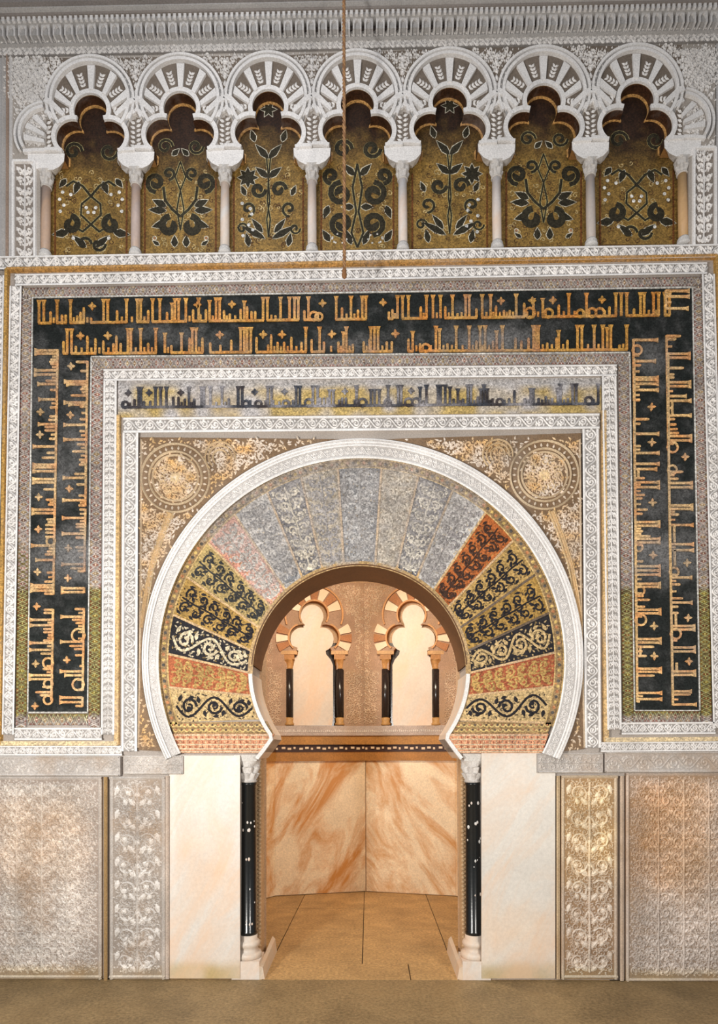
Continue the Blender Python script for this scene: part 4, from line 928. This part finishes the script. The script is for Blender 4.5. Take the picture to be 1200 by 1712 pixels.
    # mosaic behind
    m = MB(fac(YB)); F = lambda a, q: T(np.c_[-76+152*a, 140+(440-140)*q])
    gc = lambda uv: lerp((.032, .014, .007), (.26, .155, .038), np.clip((uv[:, 1]-dv-(240 if i in (0, 1, 6) else 215)+40*(smooth_noise(uv, 12, 4)-.5))/80, 0, 1)[:, None])*(.75+.5*smooth_noise(uv, 7, i))[:, None]  # redder brown top, with the arch's shade put into the colour
    p = thing('mosaic_panel', ['dim brown mosaic panel of curling foliage under the leftmost trefoil arch', 'brown mosaic panel with a leaf fan under the second trefoil arch from the left', 'olive gold mosaic panel of leafy vine under the third trefoil arch from the left', 'olive mosaic panel of scrolls behind the hanging rope, under the central trefoil arch', 'gold mosaic panel with a star flower under the third trefoil arch from the right', 'gold mosaic panel with a leaf fan under the second trefoil arch from the right', 'gold mosaic panel with a ring and white dots under the rightmost trefoil arch'][i], 'mosaic', at((c, 440+dv), YB), 'mosaic panels of the upper arcade')
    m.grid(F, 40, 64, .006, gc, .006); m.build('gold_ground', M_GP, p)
    d = MB(fac(YB)); l = MB(fac(YB))
    def Lf(x, y, a, L, W, out=True):
        q = T([(x, y)])[0]; L *= 1.15; W *= 1.25
        if out: l.leaf(q-np.array([math.cos(a), math.sin(a)])*1.2, a, L+2.8, W+2.8, .006, .0015, LIM)
        d.leaf(q, a, L, W, .0075, .003, DKG)
    def Sp(cx, cy, r, a0, tn, dr, wd=1.6, lim=True):
        wd *= 1.2; r *= 1.1
        q = T(spiral((cx, cy), r, a0, tn, dr, 16)); 
        if lim: l.ribbon(q, wd+.9, .006, .001, (.42, .36, .16))
        d.ribbon(q, np.linspace(wd, wd*1.5, 16), .0075, .002, DKG)
    def St(pts, wd=1.2, lim=True):
        q = T(pts)
        if lim: l.ribbon(q, wd+.8, .006, .001, (.42, .36, .16))
        d.ribbon(q, wd, .0075, .002, DKG)
    for sg in (-1, 1):
        if i in (1, 5):
            Sp(sg*42, 305, 15, PI/2, 1.3, -sg, 3.0); St([(sg*29, 312), (sg*26, 335), (sg*14, 350), (0, 362)], 2.2)
            for (x, y, a, L) in ((30, 345, -.45, 22), (30, 352, -.05, 26), (30, 372, .3, 22)): Lf(sg*x*.8, y, a if sg > 0 else PI-a, L, 10)
            Sp(sg*18, 378, 15, -PI/2, .9, sg, 4.5); Sp(sg*20, 290, 10, PI/2, 1.2, sg, 1.8)
            Lf(sg*10, 413, -PI/2, 17, 9); Lf(sg*14, 260, -PI/2-sg*.8, 14, 7); St([(0, 385), (sg*6, 350), (0, 318), (sg*9, 296), (0, 270)], 1.2); Sp(sg*26, 245, 12, 0, 1.3, sg, 1.6)
            l.disc(T([(sg*44, 398)])[0], 4, .006, .002, LIM); d.disc(T([(sg*44, 398)])[0], 2.4, .009, .001, (.4, .2, .1)); Lf(sg*36, 410, -.6 if sg > 0 else PI+.6, 12, 5)
        elif i in (0, 6):
            St([(0, 325), (sg*16, 338), (sg*17, 356), (0, 372)], 1.7); St([(0, 372), (sg*14, 384), (sg*28, 376)], 2.0)
            Sp(sg*34, 372, 13, -PI/2, 1.0, -sg, 4.0); Lf(sg*38, 385, .15 if sg > 0 else PI-.15, 24, 11); Lf(sg*8, 410, (-.7 if sg > 0 else PI+.7), 26, 9); St([(0, 325), (sg*14, 308), (sg*30, 300), (sg*42, 308)], 2); Lf(sg*20, 300, 1.2 if sg > 0 else PI-1.2, 20, 9); Lf(sg*42, 296, .9 if sg > 0 else PI-.9, 16, 8)
            Sp(sg*12, 405, 12, 0, .8, sg, 1.8); Sp(sg*30, 250, 14, 0, 1.2, sg, 2)
            for (x, y) in ((48, 318), (53, 330), (46, 340), (52, 350), (8, 344), (5, 352), (34, 322), (30, 395)): l.disc(T([(sg*x, y)])[0], 3.0, .009, .002, (.80, .78, .74), 8)
        elif i in (2, 4):
            fl_ = 1 if i == 4 else -1
            St([(0, 400), (-sg*3, 370), (sg*2, 340), (0, 300), (-sg*4, 262)], 1.2)
            Lf(sg*6, 402, (-.5 if sg > 0 else PI+.5), 40, 9); Lf(sg*10, 392, (-.9 if sg > 0 else PI+.9), 26, 8); Sp(sg*36, 352, 12, PI/2, 1.1, sg, 1.6); Sp(sg*18, 320, 12, 0, 1.1, -sg, 2.6); Lf(sg*34, 415, -PI/2+.2*sg, 20, 8)
            Lf(0, 268, -PI/2+sg*.75, 28, 9); Lf(0, 300, -PI/2+sg*.9, 24, 9); Lf(sg*40, 330, -PI/2+sg*.4, 16, 7); Sp(sg*46, 385, 9, 0, 1.2, sg, 1.2)
            if sg == 1:
                for q_ in range(8): Lf(fl_*36, 300, q_*PI/4, 15, 7)
                for q_ in range(6): Lf(0, 186, q_*PI/3, 12, 5)
                for q_ in range(7): l.disc(T([(fl_*(36+10*math.cos(q_*2)), 355+9*q_-12)])[0], 3, .009, .002, (.66, .66, .64), 8)
            Lf(sg*24, 240, -PI/2+sg*.3, 18, 8)
        else:
            Sp(sg*28, 330, 18, -PI/2, 1.3, sg, 3.6); Sp(sg*26, 380, 18, PI/2, 1.3, -sg, 3.6); Sp(sg*44, 300, 12, PI/2, 1.1, -sg, 3.0); St([(0, 420), (sg*10, 395), (sg*2, 360), (sg*8, 320), (0, 280)], 1.8)
            Lf(sg*6, 352, 0 if sg > 0 else PI, 18, 9); Lf(sg*48, 350, 1.2 if sg > 0 else PI-1.2, 20, 9); Lf(sg*46, 410, -1.0 if sg > 0 else PI+1.0, 20, 9); Lf(sg*4, 300, -.8 if sg > 0 else PI+.8, 24, 9); Lf(sg*10, 415, -1.2 if sg > 0 else PI+1.2, 24, 9); Sp(sg*24, 255, 14, 0, 1.3, sg, 2.6)
            for q_ in range(8): l.disc(T([(sg*(30+12*math.cos(q_)), 405+8*math.sin(q_))])[0], 1.8, .009, .002, (.62, .6, .55), 6)
    # tiny tendrils everywhere
    for q_ in range(70):
        x, y = rng.uniform(-56, 56), rng.uniform(285, 420); d.ribbon(T(spiral((x, y), rng.uniform(3, 6), rng.uniform(0, 6), 1, 1 if q_ % 2 else -1, 8)), .7, .0062, .001, (.10, .05, .02) if q_ % 3 else (.55, .42, .2))
    l.build('pale_outline', M_GP, p); d.build('dark_foliage', M_MO, p)
    m = MB(fac(YB)); 
    for sg in (-1, 1): m.slab(T([(sg*60.5, 300), (sg*60.5, 360), (sg*60.5, 428)]), 1.4, .006, .004, (.16, .06, .02))
    m.slab(T([(-60, 427), (0, 427), (60, 427)]), 1.6, .006, .004, (.10, .05, .02)); m.build('panel_edge', M_MO, p)

# end pieces of the arcade
for sd in (0, 1):
    side = 'left' if sd == 0 else 'right'
    u_in = CU[0] if sd == 0 else CU[-1]; dv = -(u_in-302)*.021; s_ = -1 if sd == 0 else 1
    T = lambda xy: np.c_[u_in+s_*np.atleast_2d(xy)[:, 0], np.atleast_2d(xy)[:, 1]+dv]
    t = thing('arcade_end_piece', f'carved stucco half arch and upright panel closing the {side} end of the arcade', 'wall panel', at((u_in+s_*30, 430+dv)))
    m = MB(S0); m.prism(T([(0, 84), (56, 84), (56, 430), (10, 430), (10, 290), (0, 264)]), .0, -YB+.010, (.42, .38, .34)); m.build('body', M_ST, t)
    m = MB(S0)
    for r, wd, hh, cc in ((44, 2.4, .035, arch_col), (48, 1.4, .010, WHITE*.42), (52, 1.8, .03, arch_col)): m.slab(T(arc_pts((-2, 222), r, 84, -32, 30)), wd, 0, hh, cc)
    for a0 in (-8, 22, 52): 
        pp = np.r_[arc_pts((-30, 227), 34, a0*.6-6, a0*.6+4, 3), arc_pts((-2, 222), 40, a0+12, a0-2, 3)]; m.prism(T(pp), .03, 0, arch_col)
    m.slab(T([(0, 250), (16, 250), (36, 252)]), 2.6, 0, .030, arch_col)
    m.build('half_archivolt', M_ST, t)
    m = MB(S0); m.prism(T([(18, 270), (52, 270), (52, 426), (18, 426)]), .004, 0, np.array((.28, .24, .21)))
    m.build('panel_ground', M_ST, t)
    m = MB(S0); F, L = straight(T([(35, 424)])[0], T([(35, 272)])[0]); candelabra(m, F, L, 14, WHITE, 1.5, .004, .02, rng)
    for x in (17, 53): m.slab(T([(x, 268), (x, 350), (x, 430)]), 1.8, 0, .03, WHITE)
    for y in (268,): m.slab(T([(17, y), (35, y), (53, y)]), 1.8, 0, .03, WHITE)
    ins = lambda uv: (np.abs(uv[:, 0]-u_in) < 55) & (np.hypot(uv[:, 0]-(u_in-2*s_), uv[:, 1]-222-dv) > 56) & (uv[:, 1] < 262) & ((uv[:, 0]-u_in)*s_ > 0)
    a_, b_ = sorted((u_in, u_in+s_*55)); fill(m, (a_, 86, b_, 262), ins, 11, WHITE*.9, 1.2, 0, .018, rng)
    ins = lambda uv: (np.hypot(uv[:, 0]-(u_in-2*s_), uv[:, 1]-222-dv) < 40) & (np.hypot(uv[:, 0]-(u_in-31*s_), uv[:, 1]-227-dv) > 38) & (uv[:, 1] < 246+dv)
    fill(m, (min(u_in, u_in+s_*40), 180, max(u_in, u_in+s_*40), 246), ins, 8, WHITE*.95, 1.0, 0, .018, rng)
    m.build('carved_ornament', M_ST, t)
# carved spandrels between the arcade arches
gaps = [(CU[i], i) for i in range(8)]
for u_c, i in gaps:
    dv = -(u_c-302)*.021
    t = thing('arcade_spandrel', ['carved foliage filling between the left wall end and the first arcade arch', 'carved foliage between the first and second arcade arches', 'carved foliage between the second and third arcade arches', 'carved foliage between the third and central arcade arches', 'carved foliage between the central and fifth arcade arches', 'carved foliage between the fifth and sixth arcade arches', 'carved foliage between the sixth and seventh arcade arches', 'carved foliage between the seventh arcade arch and the right wall end'][i], 'spandrel', at((u_c, 164+dv)))
    cs = [bay_T(j) for j in (i-1, i) if 0 <= j < 7]
    def ins(uv):
        ok = (uv[:, 1] > 92+dv) & (uv[:, 1] < 166+dv)
        for (c, s, d_, T_) in cs: ok &= np.hypot((uv[:, 0]-c)/s, uv[:, 1]-168-d_) > 77
        return ok & (np.abs(uv[:, 0]-u_c) < 74)
    poly = []
    m = MB(S0)
    if len(cs) == 2:
        L_ = arc_pts((cs[0][0], 168+cs[0][2]), 76*cs[0][1], 0, 80, 14); R_ = arc_pts((cs[1][0], 168+cs[1][2]), 76*cs[1][1], 100, 180, 14)
        m.prism(np.r_[L_, R_], .003, -.004, np.array((.19, .155, .125)))  # shadow in the gaps of the foliage painted as dark ground
    elif i == 0: m.prism(np.r_[[(cs[0][0]-76, 92+dv)], arc_pts((cs[0][0], 168+cs[0][2]), 76*cs[0][1], 100, 178, 14)], .003, -.004, np.array((.19, .155, .125)))
    else: m.prism(np.r_[[(cs[0][0]+76, 92+dv)], arc_pts((cs[0][0], 168+cs[0][2]), 76*cs[0][1], 80, 2, 14)], .003, -.004, np.array((.19, .155, .125)))
    m.build('ground', M_ST, t)
    m = MB(S0); fill(m, (u_c-74, 92+dv, u_c+74, 166+dv), ins, 9.5, WHITE*.88, 1.1, .003, .016, rng, mirror=None)
    for k in range(5): m.leaf((u_c, 158+dv-k*12), -PI/2, 11, 7, .003, .02, WHITE*.9)
    m.build('foliage', M_ST, t)

# columns of the arcade
shc = [(.42, .32, .27), (.52, .42, .38), (.70, .68, .66), (.72, .70, .69), (.74, .72, .71), (.72, .70, .69), (.52, .48, .46), (.58, .36, .16)]
shl = ['leftmost arcade column with a dull brown shaft', 'second arcade column from the left, with a pinkish brown shaft', 'third arcade column from the left, with a pale grey shaft', 'fourth arcade column from the left, beside the hanging rope, white shaft', 'fifth arcade column from the left, right of the hanging rope, white shaft', 'sixth arcade column from the left, slender white shaft', 'seventh arcade column from the left, with a greyish shaft', 'rightmost arcade column with an ochre shaft']
for i, u in enumerate(CU):
    dv = -(u-302)*.021; Sy = fac(.045); p = Sy([(u, 345)])[0]; z = lambda v: Sy([(u, v+dv)])[0][2]
    t = thing('arcade_column', shl[i], 'column', (p[0], .045, z(426)), 'columns of the upper arcade')
    zb, z1, z2, z3 = z(428), z(416), z(311), z(286)
    m = MB(); m.lathe(p, [(.062, zb), (.066, zb+.02), (.056, zb+.035), (.060, zb+.05), (.048, z1)], 20, (.66, .64, .62)); m.build('base', M_ST, t, smooth=True)
    m = MB(); m.lathe(p, [(.045, z1), (.046, (z1+z2)/2), (.042, z2)], 20, shc[i]); m.build('shaft', M_MA, t, smooth=True)
    m = MB(); m.lathe(p, [(.044, z2), (.054, z2+.008), (.046, z2+.018), (.056, z2+.05, .12, 6), (.062, z2+.075, .16, 6), (.060, z2+.08, .1, 6, PI), (.064, z2+.12, .12, 6, PI), (.064, z2+.13, .1, 4), (.072, z3, .12, 4, PI)], 48, (.60, .57, .54)); m.build('capital', M_ST, t)
    m = MB(); fr = fac(-.012)([(u-31, 252+dv), (u+31, 252+dv), (u+30, 265+dv), (u+22, 274+dv), (u+12, 279+dv), (u-12, 279+dv), (u-22, 274+dv), (u-30, 265+dv)])
    bk = fac(.108)([(u-31, 262+dv), (u+31, 262+dv), (u+31, 270+dv), (u+23, 282+dv), (u+16, 289+dv), (u-16, 289+dv), (u-23, 282+dv), (u-31, 270+dv)]); k = np.arange(8); j = (k+1) % 8
    m._add(np.r_[fr, bk], WHITE*.94, None, Q=np.c_[k, j, j+8, k+8], T=[(0, i_, i_+1) for i_ in range(1, 7)]+[(8, 8+i_+1, 8+i_) for i_ in range(1, 7)]); m.build('impost', M_ST, t)

# cornice
cz = lambda u: -24*u/1200
t = thing('cornice', 'long projecting grey cornice with a row of little arched niches along the top edge', 'cornice', at((600, 75), 0))
def crow(vt, vb_, y, col, nm, matx=M_ST, back=.25):
    m = MB(fac(y)); us = np.linspace(-60, 1260, 34)
    m.prism([(u, vt+cz(u)) for u in us]+[(u, vb_+cz(u)) for u in us[::-1]], 0, -(abs(y)+.16), col); return m.build(nm, matx, t)
crow(74, 84, -.03, WHITE*.60, 'lower_fillet'); crow(62, 74, -.07, WHITE*.52, 'carved_band'); crow(36, 62, -.08, (.17, .14, .13), 'niche_ground')
crow(26, 38, -.17, WHITE*.5, 'dentil_band'); crow(14, 26, -.20, np.array((.27, .24, .22)), 'cavetto'); crow(4, 14, -.24, WHITE*.5, 'upper_fillet'); crow(-60, 4, -.28, np.array((.24, .22, .21)), 'crown_moulding')
proto = None
for k in range(66):
    u = -40+19.3*k
    if u > 1245: break
    m = MB(fac(-.15)); v0_ = cz(u)
    m.prism([(u-7.2, 60+v0_), (u-7.2, 38+v0_), (u+7.2, 38+v0_), (u+7.2, 60+v0_), (u+4.6, 60+v0_), (u+4.6, 51+v0_), (u+2.5, 46+v0_), (u, 44.5+v0_), (u-2.5, 46+v0_), (u-4.6, 51+v0_), (u-4.6, 60+v0_)], 0, -.07, WHITE*.70)
    m.prism([(u-4.6, 60+v0_), (u+4.6, 60+v0_), (u+4.6, 51+v0_), (u+2.5, 46+v0_), (u, 44.5+v0_), (u-2.5, 46+v0_), (u-4.6, 51+v0_)], -.02, -.07, WHITE*.45)
    m.build('niche_bracket', M_ST, t)
m = MB(fac(-.17)); mo = MB(fac(-.17))
for k in range(150):
    u = -50+8.7*k; m.prism(rect(u, 28+cz(u), u+4.6, 35+cz(u)), .025, 0, WHITE*.78)
o = m.build('dentil', M_ST, t); o['kind'] = 'stuff'
m = MB(fac(-.07)); F, L = straight((-50, 68+1), (1250, 68-25)); rinceau(m, F, L, 5, WHITE*.88, .9, 0, .012, rng); m.build('leaf_row', M_ST, t)
m = MB(fac(-.03)); F, L = straight((-50, 79+1), (1250, 79-25)); rinceau(m, F, L, 5.5, WHITE*.8, 1.0, 0, .012, rng); m.build('tendril_row', M_ST, t)
t = thing('carved_frieze', 'grey leafy stucco band directly under the cornice', 'frieze', at((600, 92)))
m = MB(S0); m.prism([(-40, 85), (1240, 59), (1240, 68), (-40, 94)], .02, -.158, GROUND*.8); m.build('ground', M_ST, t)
m = MB(S0); F, L = straight((-40, 89.5), (1240, 63.5)); rinceau(m, F, L, 4.6, WHITE*.85, 1.0, .02, .014, rng); m.build('leaf_row', M_ST, t)
t = thing('upright_moulding', 'brownish upright roll moulding at the far left of the arcade', 'moulding', at((13, 430)))
m = MB(S0); m.prism([(-40, 84), (21, 84), (21, 452), (-40, 452)], .0, -YB+.010, WHITE*.55); m.build('backing', M_ST, t)
m = MB(S0)
for u, c_ in ((13, (.40, .30, .24)), (6, WHITE*.6), (19, WHITE*.75)): m.ribbon(np.linspace((u, 95), (u-1, 452), 10), 2.4, 0, .03, c_)
m.build('roll', M_ST, t)
m = MB(S0); m.prism([(1196, 60), (1240, 60), (1240, 430), (1196, 430)], .0, -YB+.010, WHITE*.6); o = m.build('corner_strip', M_ST); o['label'] = 'plain grey strip at the right end of the arcade wall'; o['category'] = 'wall panel'

# hanging rope
t = thing('hanging_rope', 'twisted brown rope hanging in front of the middle of the arcade', 'rope', tuple(fac(-.6)([(575, 462)])[0]))
R0 = fac(-.6)([(574.5, -30)])[0]; R1 = fac(-.6)([(575.5, 455)])[0]
for s_ in range(3):
    m = MB(); n = 420; tt = np.linspace(0, 1, n); ph = tt*2*PI*26+s_*2*PI/3; cen_ = R0+(R1-R0)*tt[:, None]; cp = cen_+np.c_[.008*np.cos(ph), .008*np.sin(ph), 0*ph]
    k = np.arange(6)*PI/3; P = []
    for a in k: P.append(cp+np.c_[.0085*np.cos(a)+0*tt, .0085*np.sin(a)+0*tt, 0*tt])
    i_ = np.arange(n-1); q = np.concatenate([np.c_[i_+a*n, i_+1+a*n, i_+1+((a+1) % 6)*n, i_+((a+1) % 6)*n] for a in range(6)])
    m._add(np.concatenate(P), (.42, .24, .12) if s_ else (.28, .15, .08), None, Q=q); m.build('strand', M_RP, t, smooth=True)
m = MB(); m.lathe(R1, [(.006, R1[2]-.06), (.020, R1[2]-.045), (.024, R1[2]-.02), (.018, R1[2]), (.022, R1[2]+.015), (.012, R1[2]+.03)], 14, (.30, .15, .07)); m.build('knot', M_RP, t, smooth=True)
for o in bpy.data.objects:
    if '_w' in o: del o['_w']
